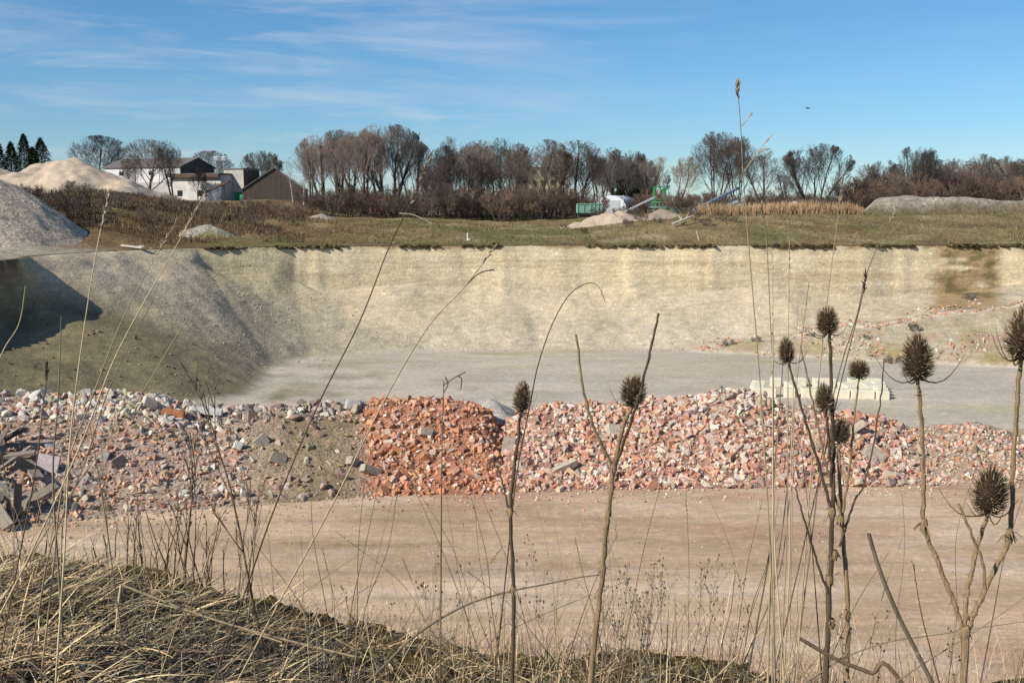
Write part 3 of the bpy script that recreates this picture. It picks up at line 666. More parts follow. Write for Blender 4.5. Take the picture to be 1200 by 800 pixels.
# yellow block
q = at(637, 197, 330)
apt = thing('apartment_block', 'pale yellow apartment block behind bare trees right of centre', 'building', (q.x, 330, 6), math.radians(8))
hh = q.z-6
MB().box((0, 5, hh/2), (15, 10, hh)).done('wall', M_YEL, apt); MB().box((0, 5, hh+.15), (15.6, 10.6, .3)).done('roof', M_ROOF, apt)
for r_ in range(4):
    for k in range(5): MB().box((-5.8+k*2.9, -.03, 2+r_*3.1), (1.4, .1, 1.5)).done('window', M_GLASS, apt)
# arched hall
q = at(716, 229, 140); g = Hf(q.x, 140); R_ = 2.0
ah = thing('arched_hall', 'white arched sheet hall between bare trees and dark pines', 'building', (q.x, 140, g), math.radians(-20))
an = np.linspace(0, math.pi, 17); hgt = q.z-g; arc = [(R_*math.cos(a), 0, (hgt-1.2)*math.sin(a)*1. + 1.2) for a in an]
MB().prism([(R_, 0, -.4)]+arc+[(-R_, 0, -.4)], (0, 7, 0)).done('shell', M_TARP, ah)
MB().box((.1, -.04, .9), (2.2, .08, 2.4)).done('door', M_GALV, ah)
for k in (-1.6, 1.7): MB().box((k, -.04, 1.7), (.08, .06, 2.2)).done('seam', M_GALV, ah)
for px, w, l in ((687, 2.3, 'pale green open-topped container leftmost before the white arched hall'), (698, 1.4, 'pale green hopper box touching the white arched hall')):
    q = at(px, 238, 132); g = Hf(q.x, 132); c_ = thing('container', l, 'container', (q.x, 132, q.z-1.0), .1)
    MB().box((0, 0, .35), (w, 1.2, 1.1)).done('tub', M_TEAL, c_)
    m_ = MB()
    for k in np.linspace(-w/2, w/2, 4): m_.box((k, -.63, .35), (.1, .08, 1.14))
    m_.box((0, -.63, .92), (w+.1, .1, .1)).done('ribs', M_TEAL, c_); MB().box((-w/2+.2, 0, -.8), (.15, 1.1, 1.2)).box((w/2-.2, 0, -.8), (.15, 1.1, 1.2)).done('leg_frame', M_DARK, c_)
# green screening machine
q = at(772, 219, 124); g = at(772, 247, 124).z; top = q.z-g
gm = thing('screening_machine', 'bright green screening machine with tall frame and white conveyor', 'machine', (q.x, 124, g))
m_ = MB()
for x in (-.55, .75): m_.beam((x, -.5, -1.0), (x, -.5, top), .10, .10).beam((x, .5, -1.0), (x, .5, top), .10, .10)
m_.beam((-.6, -.5, top), (.8, -.5, top), .1, .1).beam((-.6, .5, top), (.8, .5, top), .1, .1).beam((-.55, -.5, top), (-.55, .5, top), .1, .1).beam((-.55, -.5, top*.45), (.75, -.5, top*.45), .08, .08).done('frame', M_GREEN, gm)
MB().bar((.62, -.1, top-.75), (.62, -.1, top-.25), .22, 10).bar((.62, -.1, .9), (.62, -.1, top-.75), .12, 8).done('drum', M_GREEN, gm)
m_ = MB()
for k in range(6): m_.box((.62, -.35, .9+k*.22), (.34, .04, .05))
m_.box((.45, -.35, 1.5), (.04, .04, 1.5)).box((.8, -.35, 1.5), (.04, .04, 1.5)).done('ladder', M_GALV, gm)
MB().prism([(-.45, -.45, .75), (.25, -.45, .75), (.05, -.45, 1.25), (-.35, -.45, 1.25)], (0, .8, 0)).done('hopper', M_GREEN, gm)
m_ = MB().box((.8, 0, .42), (3.4, 1.2, .18)).box((1.9, 0, .0), (1.6, 1.0, .5))
for x in np.linspace(-.8, 2.5, 9): m_.box((x, -.6, .72), (.05, .05, .55))
m_.box((.85, -.6, 1.0), (3.4, .06, .06)).done('platform', M_TEAL, gm)
a = at(732, 248, 123); b = at(768, 231, 124); o_ = gm.location
m_ = MB().beam(a-o_, b-o_, .45, .16).done('conveyor', M_GALV, gm)
MB().beam(a-o_+Vector((1.3, 0, -.6)), a-o_+Vector((.9, 0, .35)), .1, .1).beam(b-o_+Vector((-.9, 0, -1.6)), b-o_+Vector((-.3, 0, -.15)), .1, .1).beam(b-o_+Vector((-.2, 0, -1.6)), b-o_+Vector((-.8, 0, -.35)), .08, .08).done('support', M_GALV, gm)
# blue conveyor
a = at(813, 246, 123); b = at(864, 221, 126); bc = thing('conveyor', 'long blue-grey inclined conveyor rising right above the cone-shaped heap', 'conveyor', a)
d_ = b-a
MB().beam((0, 0, 0), d_, .5, .22).beam((0, -.28, .18), d_+Vector((0, -.28, .18)), .05, .06).done('belt', M_BLUE, bc)
m_ = MB()
for t in np.linspace(.05, .95, 12): m_.bar(d_*t+Vector((0, -.3, -.02)), d_*t+Vector((0, -.3, .22)), .03)
m_.done('railing', M_GALV, bc)
MB().bar(d_+Vector((0, -.3, 0)), d_+Vector((0, .3, 0)), .2, 10).done('drum', M_DARK, bc)
MB().beam(d_*.45+Vector((0, 0, -1.6)), d_*.45, .1, .1).beam(d_*.75+Vector((-.5, 0, -2.6)), d_*.75, .12, .12).beam(d_*.3+Vector((-.2, 0, -1)), d_*.3, .1, .1).done('support', M_BLUE, bc)
a = at(838, 248, 123.5); b = at(866, 237, 125.5); lc = thing('conveyor', 'short low blue conveyor beneath the long inclined one', 'conveyor', a)
d_ = b-a
MB().beam((0, 0, 0), d_, .5, .2).done('belt', M_BLUE, lc)
m_ = MB()
for t in np.linspace(.05, .95, 8): m_.bar(d_*t+Vector((0, -.26, 0)), d_*t+Vector((0, -.26, .38)), .025)
m_.beam(Vector((0, -.26, .38)), d_+Vector((0, -.26, .38)), .05, .05).done('railing', M_BLUE, lc); MB().beam(d_*.5+Vector((0, 0, -1.2)), d_*.5, .1, .1).beam(d_*.9+Vector((0, 0, -1.6)), d_*.9, .1, .1).done('support', M_BLUE, lc)
# markers, planks, pipes on the rim
M_WOODP = plain('bleached_wood', (.50, .45, .38), .85, 6, .25, .2, (1, 8, 8))
q = at(548, 279, 104.5); r = thing('marker_post', 'white marker post on the grass above the far wall', 'post', (q.x, 104.5, Hf(q.x, 104.5)))
MB().bar((0, 0, -.1), (0, 0, .62), .075, 8).done('post', M_TARP, r); MB().bar((0, 0, .62), (0, 0, .72), .1, 8, .03).box((.12, 0, .1), (.25, .18, .12)).done('cap', M_TARP, r)
q = at(818, 281, 102.5); r = tag(MB().bar((.12, 0, -.1), (-.16, 0, .85), .06, 7).bar((-.16, 0, .85), (-.19, 0, .92), .045, 7).done('leaning_stake', M_WOODP), 'pale leaning stake on the rim right of centre', 'stake'); r.location = (q.x, 102.5, Hf(q.x, 102.5))
for px, py, Y, L, rz, l in ((155, 289, 91, 2.5, -.5, 'bleached plank lying on the rim at left'), (147, 247, 112, 1.5, .1, 'short pale board lying on the brown mound')):
    q = at(px, py, Y); o = MB().box((0, 0, .1), (L, .28, .14)).box((L*.4, .12, .2), (.5, .2, .1), rz=.4).done('plank', M_WOODP); o.location = (q.x, Y, Hf(q.x, Y)+(.9 if Y > 100 else .1)); o.rotation_euler = (0, .06, rz); tag(o, l, 'plank')
for px, Y, rz, L, l in ((800, 110, .5, 2.6, 'pale fallen log leaning among dry scrub on the right grass bank'), (797, 111, 1.3, 1.6, 'short broken pale log beside the fallen log on the grass bank')):
    x = xat(px, Y); o = MB().bar((-L/2, 0, 0), (L/2, 0, L*.32), .13, 8, .07).bar((L*.1, 0, L*.16), (L*.35, .3, L*.45), .06, 6, .02).done('fallen_log', M_WOODP); o.location = (x, Y, Hf(x, Y)+.15); o.rotation_euler = (0, 0, rz); tag(o, l, 'log')
# pale block rows on the pit floor
M_CONC = plain('pale_concrete', (.70, .64, .50), .85, 2.5, .15, .1)
lens = [1.6, .8, 1.6, 1.6, .8]
def block(x, y, w, rz, label='cream concrete block set in the rows on the grey pit floor', dd=.75):
    r = bmesh.new(); bmesh.ops.create_cube(r, size=1, matrix=Matrix.Diagonal((w, dd, .6, 1)) @ Matrix.Translation((0, 0, .5)))
    bmesh.ops.bevel(r, geom=r.edges[:], offset=.04, segments=1, affect='EDGES')
    m_ = MB(); m_.bm.free(); m_.bm = r; o = m_.done('concrete_block', M_CONC); o.location = (x, y, Hf(x, y)-.03); o.rotation_euler = (0, 0, rz); tag(o, label, 'concrete block', 'concrete blocks on the pit floor')
xx, k = xat(898, 66.6), 0
xe = xat(1048, 66)
while xx < xe:
    w = random.choice([1.5, 1.5, .75, 2.2]); block(xx+w/2, 69.2-(xx-xat(898, 66.6))*.10, w, -.1); xx += w+random.choice([.06, .1, .35, .5])
x0 = xat(1050, 66)
for i in range(4): block(x0+.3+i*.28, 68.2+i*1.1, .8, random.uniform(-.1, .1), dd=.7)
xx = xat(915, 71.5)
while xx < xat(1055, 71): w = random.choice([1.5, .75, 2.2]); block(xx+w/2, 73.2-(xx-xat(915, 71.5))*.06, w, -.06); xx += w+random.choice([.1, .5, .9])
for i in range(3): block(xat(900, 68)+i*.3, 70.+i*1., .8, random.uniform(-.1, .1), dd=.7)
for px, Y in ((935, 71), (968, 70.8), (1000, 70.6), (1025, 70.6)): block(xat(px, Y), Y, .8, random.uniform(-.1, .1), dd=1.8)

# ------------------------------------------------------------------ rubble heaps on the near shelf
CHX = np.array([c[0] for c in CREST_H], float); CHY = np.array([c[1] for c in CREST_H], float)
FTX = np.array([c[0] for c in FOOT_H], float); FTY = np.array([c[1] for c in FOOT_H], float)
YCR = 31.6
def foot_Y(px):
    py = np.interp(px, FTX, FTY); v = (400-py)/F_PX; cy, sy = math.cos(PITCH), math.sin(PITCH)
    return EYE/((sy-v*cy)/(cy+v*sy))
def crest_z(px):
    py = np.interp(px, CHX, CHY); v = (400-py)/F_PX; cy, sy = math.cos(PITCH), math.sin(PITCH)
    return EYE-YCR*((sy-v*cy)/(cy+v*sy))
def heap_h(X, Y):
    px = pix(X, Y); f0 = foot_Y(px); zc = crest_z(px)
    s = np.clip((Y-f0)/(YCR-f0), 0, 1)
    front = zc*(s**.85*.55+ss(0, 1, s)*.45)
    back = zc - np.maximum(Y-YCR-.5, 0)*.62 - 0*X
    r = np.where(Y < YCR, front, back)
    r = r + (fbm(X*.45, Y*.45, 110)*.22+fbm(X*1.6, Y*1.6, 111)*.09)*ss(0, .15, s)
    return np.where(s <= 0, -.3, r)
BOUND = [(-260, 285), (285, 428), (428, 588), (588, 1075), (1075, 1420)]
def soilc(px, s, X, Y):
    c = np.ones(px.shape)[..., None]*A3(.45, .345, .255)
    n1 = fbm(X*.6, Y*.6, 112)*.5+.5
    c = mixc(c, A3(.47, .34, .27), ss(.4, .6, n1))
    c = mixc(c, A3(.31, .235, .15), np.exp(-((px-370)/70)**2))
    c = mixc(c, A3(.48, .225, .13), ss(408, 446, px+n1*30-15)*ss(600, 580, px)*.9)
    c = mixc(c, A3(.40, .24, .185), ss(590, 600, px)*ss(1060, 1040, px))
    c = mixc(c, A3(.45, .335, .235), ss(1060, 1100, px)*ss(.3, .6, n1))
    return c
M_RUB = ground_mat('rubble_soil', 9, .9, 9, (1, 1, 1), .35, .08, .6, 1.5)
def build_heaps():
    px = np.arange(-260, 1420, 2.); ys = np.linspace(24, 42, 190)
    PX, Y = np.meshgrid(px, ys); X = (PX-600)/F_PX/.9918*Y
    h = heap_h(X, Y); f0 = foot_Y(PX); s = np.clip((Y-f0)/(YCR-f0), 0, 1)
    g = base_height(X, Y); Z = np.maximum(h, g-.3)
    C = soilc(PX, s, X, Y)
    nr, nc = X.shape; idx = np.arange(nr*nc).reshape(nr, nc)
    Q = np.stack([idx[:-1, :-1], idx[:-1, 1:], idx[1:, 1:], idx[1:, :-1]], -1).reshape(-1, 4)
    ok = ((Z-g).ravel()[Q].max(1) > -.25)
    wob = PX + fbm(X*.5, Y*.5, 113)*14 + (s-.5)*np.interp(PX, [0, 285, 428, 588, 1075], [0, 30, 20, 20, 40])
    V = np.stack([X, Y, Z], -1).reshape(-1, 3); Cf = C.reshape(-1, 3); wq = wob.ravel()[Q].mean(1)
    names = ['mixed rubble heap of pink and white fragments at left', 'brown earth heap with scattered stones between the mixed rubble and the orange bricks', 'heap of orange-red broken bricks in the middle',
             'long heap of pale pink broken bricks right of the orange heap', 'low reddish earth and rubble heap at the right end of the row']
    for (a, b), l in zip(BOUND, names):
        q = Q[ok & (wq >= a) & (wq < b)]
        if a == -260: q = Q[ok & (wq < b)]
        if b == 1420: q = Q[ok & (wq >= a)]
        u, inv = np.unique(q, return_inverse=True); v = V[u]; c = v.mean(0); c[2] = 0
        tag(mk('rubble_heap', v-c, inv.reshape(-1, 4), M_RUB, Cf[u], True, None, c), l, 'rubble heap')
build_heaps()
mound('gravel_heap', 'small whitish gravel heap behind the gap between orange and pink bricks', -2.5, 2., 31.2, 37, .07, lambda X, Y: np.where(Y < 37, 1.5-.75*np.hypot((X-at(575, 480, 33).x)/1.1, Y-33.2)*.85, -1)+fbm(X*2, Y*2, 6)*.07+.0,
      ground_mat('white_gravel', 14, .8, 22, (1, 1, 1), .2, .04, .6, 1.4), flat(.52, .48, .42))

def hull(pts):
    b = bmesh.new(); vs = [b.verts.new(p) for p in pts]; r = bmesh.ops.convex_hull(b, input=vs)
    bmesh.ops.delete(b, geom=list({e for e in r['geom_interior']+r['geom_unused'] if isinstance(e, bmesh.types.BMVert)}), context='VERTS')
    b.verts.index_update(); V = np.array([v.co[:] for v in b.verts]); F = np.array([[v.index for v in f.verts] for f in b.faces]); b.free(); return V, F
def brick_shape(R):
    d = np.array([R.uniform(.5, 1.0), R.uniform(.42, .55), R.uniform(.28, .36)]); P = []
    for x in (-.5, .5):
        for y in (-.5, .5):
            for z in (-.5, .5):
                c = np.array([x, y, z])*d
                if R.random() < .4:                       # knocked-off corner
                    for ax in range(3): q = c.copy(); q[ax] *= R.uniform(.4, .85); P.append(q)
                else: P.append(c+R.normal(0, .015, 3))
    return hull(P)
def rock_shape(R, n=14, flatn=.6):
    P = R.normal(0, 1, (n, 3)); P /= np.linalg.norm(P, axis=1, keepdims=True); P = np.sign(P)*np.abs(P)**.7
    return hull(P*.5*np.array([R.uniform(.8, 1.2), R.uniform(.7, 1.), flatn*R.uniform(.6, 1.2)]))
RS = np.random.default_rng(55)
BR = [brick_shape(RS) for _ in range(14)]; RK = [rock_shape(RS) for _ in range(14)]
M_CHUNK = col_mat('rubble_pieces', 18, .28, .92, .3, .22)
ORANGE = [(.50, .22, .12), (.44, .185, .105), (.53, .265, .16), (.37, .155, .09), (.52, .32, .21), (.60, .48, .37)]
PINK = [(.54, .32, .23), (.50, .27, .185), (.58, .40, .29), (.48, .245, .16), (.60, .47, .36), (.54, .35, .25), (.64, .56, .47), (.50, .235, .14), (.70, .62, .53)]
GREY = [(.44, .40, .34), (.37, .335, .29), (.52, .47, .40), (.30, .265, .22), (.60, .55, .47)]
EARTH = [(.27, .205, .14), (.33, .26, .19), (.22, .165, .11), (.38, .32, .25)]
def rub_at(px, s):
    """point on the heap front at photo column px and height fraction s"""
    f0 = foot_Y(px); Y = f0+(YCR-f0)*s; X = (px-600)/F_PX/.9918*Y
    return X, Y, np.maximum(heap_h(X, Y), 0)
def choose(px, s, R):
    """kind, size, colour of a piece lying there (None = bare earth)"""
    u = R.random(); px = px + R.normal(0, 9)
    if px < 285 + (s-.5)*-30:
        if s > .74 and u < .9: return ('c', R.uniform(.15, .42), random.choice([(.60, .55, .47), (.68, .63, .55), (.52, .47, .40), (.40, .36, .30)] if R.random() < .8 else PINK))
        if u < .22: return ('c', R.uniform(.12, .34), random.choice(GREY+EARTH))
        if u < .62: return ('b', R.uniform(.12, .26), random.choice(PINK[:6]+ORANGE[:3]))
        return None
    if px < 428 - (s-.5)*25:
        if s > .86 and u < .8: return ('c', R.uniform(.2, .5), random.choice(GREY+EARTH))
        if u < .12: return ('c', R.uniform(.1, .36), random.choice(EARTH))
        if u < .16: return ('b', R.uniform(.1, .22), random.choice(ORANGE))
        return None
    if px < 588 - (s-.5)*10:
        if u < .07: return ('c', R.uniform(.12, .3), random.choice(GREY))
        if px > 500 and s > .3 and u < .5: return ('b', R.uniform(.08, .15), random.choice(ORANGE))
        return ('b', R.uniform(.15, .34), random.choice(ORANGE))
    if px < 1075 - (s-.5)*30:
        if 835 < px < 905 and s > .62 and u < .8: return ('c', R.uniform(.14, .34), random.choice(GREY))
        if px > 900 and u < .22: return ('c', R.uniform(.15, .42), random.choice(GREY+EARTH))
        if px > 960 and u > .8: return None
        if u < .08: return ('c', R.uniform(.15, .35), random.choice(GREY))
        return ('b', R.uniform(.17, .32), random.choice(PINK if px < 1000 else PINK+ORANGE))
    if u < .16: return ('c', R.uniform(.1, .3), random.choice(GREY+EARTH))
    if u < .42: return ('b', R.uniform(.1, .24), random.choice(ORANGE+PINK))
    return None
def rubble():
    R = np.random.default_rng(99); L = []
    for _ in range(9800):
        px = R.uniform(-230, 1380); s = R.uniform(.02, 1.09)
        if R.random() > .92 and s < .1: continue
        k = choose(px, s, R)
        if k is None: continue
        w = R.uniform(.12, .5); so = np.array((.35, .26, .185) if px < 428 else (.48, .245, .15) if px < 588 else (.46, .28, .20))
        L.append((k[0], k[1]*(1.3 if R.random() < .05 else R.uniform(.62, 1.08)), tuple(np.round((np.array(k[2])*(1-w)+so*w)*20)/20*.98+.004), px, s))
    X, Y, Z = rub_at(np.array([r[3] for r in L]), np.array([r[4] for r in L]))
    L = [(r[0], r[1], r[2], float(x), float(y), float(z), r[3], r[4]) for r, x, y, z in zip(L, X, Y, Z)]
    infr = lambda r: -10 < r[6] < 1210
    bricks = sorted([r for r in L if r[0] == 'b'], key=lambda r: -(r[1] if infr(r) else 0))
    conc = sorted([r for r in L if r[0] == 'c'], key=lambda r: -(r[1] if infr(r) else 0))
    cache = {}
    def single(r, name, shapes, label, cat, group):
        i = int(R.integers(len(shapes))); c = tuple(r[2]); key = (name, i, c)
        if key not in cache:
            V, F = shapes[i]; cache[key] = mk(name, V, F, M_CHUNK, np.tile(np.array(c), (len(V), 1)), link=False)
        o = bpy.data.objects.new(name, cache[key]); COL.objects.link(o); o.scale = (r[1],)*3; o.location = (r[3], r[4], r[5]+r[1]*.12)
        o.rotation_euler = (R.normal(0, .7), R.normal(0, .7), R.uniform(0, 6.28)); tag(o, label, cat, group)
    def lab(r, w):
        px = r[6]
        return px, w
    for r in bricks[:300]:
        px = r[6]
        if px < 285: single(r, 'broken_brick', BR, 'reddish broken brick among the mixed rubble at left', 'brick', 'broken bricks in the left mixed rubble')
        elif px < 590: single(r, 'broken_brick', BR, 'orange-red broken brick on the middle heap', 'brick', 'broken bricks on the orange heap')
        elif px < 1075: single(r, 'broken_brick', BR, 'pinkish broken brick on the long pale heap', 'brick', 'broken bricks on the pink heap')
        else: single(r, 'broken_brick', BR, 'reddish broken brick on the earthy heap at the right end', 'brick', 'broken bricks at the right end')
    for r in conc[:280]:
        px = r[6]
        if px < 285: single(r, 'concrete_chunk', RK, 'pale concrete chunk on the mixed rubble at left', 'concrete chunk', 'concrete chunks on the left rubble')
        elif px < 430: single(r, 'concrete_chunk', RK, 'grey-brown stone lump on the earth heap', 'concrete chunk', 'lumps on the earth heap')
        elif px < 590: single(r, 'concrete_chunk', RK, 'pale concrete chunk among the orange bricks', 'concrete chunk', 'concrete chunks among the orange bricks')
        else: single(r, 'concrete_chunk', RK, 'grey concrete chunk among the pink and reddish bricks at right', 'concrete chunk', 'concrete chunks at right')
    def merge(rows, shapes, name, label, cat, lift=.12):
        Vs, Fs, Cs, o = [], [], [], 0
        for r in rows:
            V, F = shapes[int(R.integers(len(shapes)))]
            M = np.array(Euler((R.normal(0, .7), R.normal(0, .7), R.uniform(0, 6.28))).to_matrix())
            v = (V*r[1]) @ M.T + (r[3], r[4], r[5]+r[1]*lift)
            Vs.append(v); Fs.append(F+o); o += len(v); Cs.append(np.tile(np.array(r[2])*(1+R.normal(0, .12)), (len(v), 1)))
        tag(mk(name, np.concatenate(Vs), np.concatenate(Fs), M_CHUNK, np.clip(np.concatenate(Cs), 0, 1)), label, cat, kind='stuff')
    merge(bricks[300:], BR, 'brick_rubble', 'countless smaller pink and orange brick fragments on the rubble heaps', 'brick rubble')
    merge(conc[280:], RK, 'stone_rubble', 'smaller grey stone fragments strewn over the rubble heaps', 'stone rubble')
    chips = []
    for _ in range(15000):
        px = R.uniform(-150, 1330); s = R.uniform(-.1, 1.05)
        if s < 0 and R.random() < .6: continue
        f0 = float(foot_Y(px)); Y = f0+(YCR-f0)*s if s > 0 else f0-abs(R.normal(0, .6)); X = (px-600)/F_PX/.9918*Y
        z = 0
        c = ORANGE if 425 < px < 590 else PINK+GREY if px > 590 else (EARTH if 290 < px < 425 else PINK[:5]+EARTH+GREY[:2])
        chips.append(['b', R.uniform(.03, .10)*(.7 if 290 < px < 425 else 1), random.choice(c), X, Y, z, px, s])
    A = np.array([(c[3], c[4]) for c in chips]); hz = np.maximum(heap_h(A[:, 0], A[:, 1]), base_height(A[:, 0], A[:, 1]))
    for c, z in zip(chips, hz): c[5] = z
    merge(chips, RK[:5], 'rubble_chips', 'fine brick and stone chips covering and fringing the rubble heaps', 'rubble chips', .2)
    grit = []
    for _ in range(4600):                              # litter on the road and on the ramp in the pit
        if R.random() < .4:
            Y = R.uniform(16.5, 27); X = R.uniform(-10, 14); sz = R.uniform(.02, .05); c = random.choice(GREY+EARTH+PINK)
        else:
            X = R.uniform(16, 52); Y = R.uniform(80, 94)
            if Y < 90.5-.09*(X-15)-2*min(1.5, (X-15)/27)*4 or fbm(np.array([X*.25]), np.array([Y*.4]), 5)[0] < -.05: continue
            sz = R.uniform(.1, .4); c = random.choice(PINK+GREY+EARTH+ORANGE[:3])
        grit.append(['c', sz, c, X, Y, 0])
    for _ in range(170):
        Y = R.uniform(48, 78); X = R.uniform(-33, -19)
        grit.append(['c', R.uniform(.1, .3)*(1.6 if R.random() < .12 else 1), random.choice([(.20, .155, .09), (.13, .10, .06), (.27, .22, .14)]), X, Y, 0])
    for _ in range(420):
        X = R.uniform(-24, 20); grit.append(['c', R.uniform(.06, .2), random.choice([(.60, .53, .40), (.50, .44, .33), (.56, .50, .40)]), X, 91.8+abs(R.normal(0, 1.2))-.6, 0])
    for _ in range(260):
        Y = R.uniform(80, 97); X = R.uniform(-32, -14); grit.append(['c', R.uniform(.08, .22), random.choice([(.40, .35, .28), (.33, .29, .23), (.46, .41, .34)]), X, Y, 0])
    A = np.array([(c[3], c[4]) for c in grit]); hz = base_height(A[:, 0], A[:, 1])
    for c, z in zip(grit, hz): c[5] = z
    merge(grit, RK[:6], 'scattered_stones', 'scattered stones and brick bits on the dirt road and the pit ramp', 'stones', .1)
rubble()
# larger single pieces
M_SLAB = col_mat('slab_concrete', 9, .25, .92, .3)
def big_piece(px, s, dims, rot, rgb, name, label, cat, seed, lift=.1):
    R = np.random.default_rng(seed); P = []
    for x in (-.5, .5):
        for y in (-.5, .5):
            for z in (-.5, .5):
                c = np.array([x, y, z])*np.array(dims)*.78
                for _ in range(3): P.append(c*(1-np.abs(R.normal(0, .22, 3))))
    V, F = hull(P); X, Y, Z = rub_at(np.array([px], float), np.array([s], float))
    o = mk(name, V, F, M_SLAB, np.tile(A3(*rgb), (len(V), 1)), False, None, (X[0], Y[0], Z[0]+lift)); o.rotation_euler = rot; tag(o, label, cat)
big_piece(662, .22, (1.0, .26, .24), (.1, -.35, .35), (.46, .40, .31), 'concrete_post', 'pale round-edged concrete post lying slanted low on the pink heap', 'concrete post', 1, .16)
big_piece(596, .55, (.5, .16, .8), (-.35, .2, .1), (.44, .35, .29), 'concrete_slab', 'grey-pink slab standing at the joint of orange and pink heaps', 'slab', 2)
big_piece(498, .58, (.55, .3, .3), (-.5, .3, .4), (.46, .36, .28), 'concrete_slab', 'pale slab piece in the middle of the orange brick heap', 'slab', 3)
big_piece(432, .22, (.75, .4, .3), (-.3, .5, .5), (.37, .33, .26), 'concrete_slab', 'grey slab at the foot between earth heap and orange bricks', 'slab', 4)
big_piece(410, .3, (.4, .3, .3), (-.3, .5, .9), (.36, .31, .24), 'concrete_slab', 'grey stone block low on the right edge of the earth heap', 'slab', 5)
big_piece(322, .38, (.6, .25, .45), (-.6, .5, .3), (.30, .25, .185), 'concrete_slab', 'brown-grey flat slab on the lower front of the earth heap', 'slab', 6)
big_piece(303, .55, (.45, .3, .5), (-.4, .9, .2), (.40, .34, .27), 'concrete_slab', 'tilted stone slab on the left flank of the earth heap', 'slab', 7)
big_piece(1030, .42, (.85, .3, .6), (-.7, .6, -.3), (.37, .31, .25), 'concrete_slab', 'large grey-brown slab leaning on the right part of the pink heap', 'slab', 8)
big_piece(1005, .68, (1.0, .2, .3), (-.3, -.7, -.2), (.40, .33, .26), 'concrete_slab', 'narrow slanting slab above the large slab on the right of the pink heap', 'slab', 9)
big_piece(48, .36, (.75, .3, .62), (-.4, .3, .2), (.60, .50, .46), 'concrete_slab', 'whitish slab with pink faces beside the dark boards at left', 'slab', 10, .2)
big_piece(115, .42, (.35, .3, .4), (-.3, .3, .2), (.50, .42, .34), 'concrete_slab', 'cream block in the middle of the left mixed rubble', 'slab', 11)
big_piece(135, .36, (.6, .14, .5), (-.3, 1.0, .5), (.30, .21, .17), 'concrete_slab', 'brown tilted tile slab right of the cream block at left', 'slab', 12)
big_piece(240, .9, (1.3, .4, .3), (-.2, .1, .1), (.54, .52, .48), 'concrete_slab', 'long whitish slab on the crest of the left rubble near the earth heap', 'slab', 13, .15)
big_piece(172, .86, (.5, .4, .4), (-.2, .4, .6), (.50, .43, .34), 'concrete_slab', 'cream block near the crest left of the orange lump', 'slab', 14, .15)
big_piece(200, .82, (.85, .4, .35), (-.2, .1, .1), (.40, .16, .08), 'brick_lump', 'orange lump of joined bricks near the crest of the left rubble', 'brick lump', 15, .15)
big_piece(412, .97, (.6, .5, .4), (-.1, .1, .3), (.52, .49, .44), 'concrete_chunk', 'white concrete boulder on the crest left of the orange heap', 'concrete chunk', 16, .15)
big_piece(720, .62, (.5, .3, .4), (-.3, .1, .3), (.47, .42, .34), 'concrete_slab', 'beige block in the upper half of the pink heap', 'slab', 17)
big_piece(275, .52, (.3, .25, .3), (-.3, .4, .3), (.66, .63, .58), 'concrete_slab', 'small white block at the left foot of the earth heap', 'slab', 18)
M_BOARD = plain('weathered_board', (.27, .225, .175), .9, 5, .35, .2, (1, 6, 6)); M_TARPAPER = plain('roofing_felt', (.065, .055, .05), .8, 4, .3)
R = np.random.default_rng(8)
for i in range(22):
    px = R.uniform(-60, 48)*(1 if i < 20 else .6); s = R.uniform(.02, .62); X, Y, Z = rub_at(np.array([px]), np.array([s]))
    b = bmesh.new(); bmesh.ops.create_cube(b, size=1, matrix=Matrix.Diagonal((R.uniform(.5, 1.5), R.uniform(.08, .34), R.uniform(.03, .09), 1)))
    bmesh.ops.bevel(b, geom=b.edges[:], offset=.006, segments=1, affect='EDGES')
    m_ = MB(); m_.bm.free(); m_.bm = b; o = m_.done('broken_board', M_BOARD if i % 3 else M_TARPAPER); o.location = (X[0], Y[0], Z[0]+R.uniform(.1, .4)); o.rotation_euler = (R.normal(0, .6), R.normal(-.2, .5), R.uniform(0, 3.1))
    tag(o, 'weathered dark board in the jumbled timber pile at the left edge', 'board', 'boards in the timber pile at the left edge')

# ------------------------------------------------------------------ foreground: dry grass on the bank
def bank_pts(px0, px1, m, ymin=2.9, back=.25):
    px = RNG.uniform(px0, px1, m); ct = np.interp(px, CRX, (CRY-240)/F_PX*1.02); yc = (EYE-5.85-.36*ss(430, -60, px))/ct
    Y = ymin+(yc+back-ymin)*RNG.random(m); X = (px-600)/F_PX/.99*Y
    return np.stack([X, Y, base_height(X, Y)-.01], -1), px
STRAW = [(.66, .48, .255), (.53, .37, .19), (.72, .56, .33), (.22, .16, .10), (.13, .095, .06), (.46, .37, .25)]
Vs, Fs, Cs, o_ = [], [], [], 0
def add(v, f, c):
    global o_
    Vs.append(v); Fs.append(f+o_); Cs.append(c); o_ += len(v)
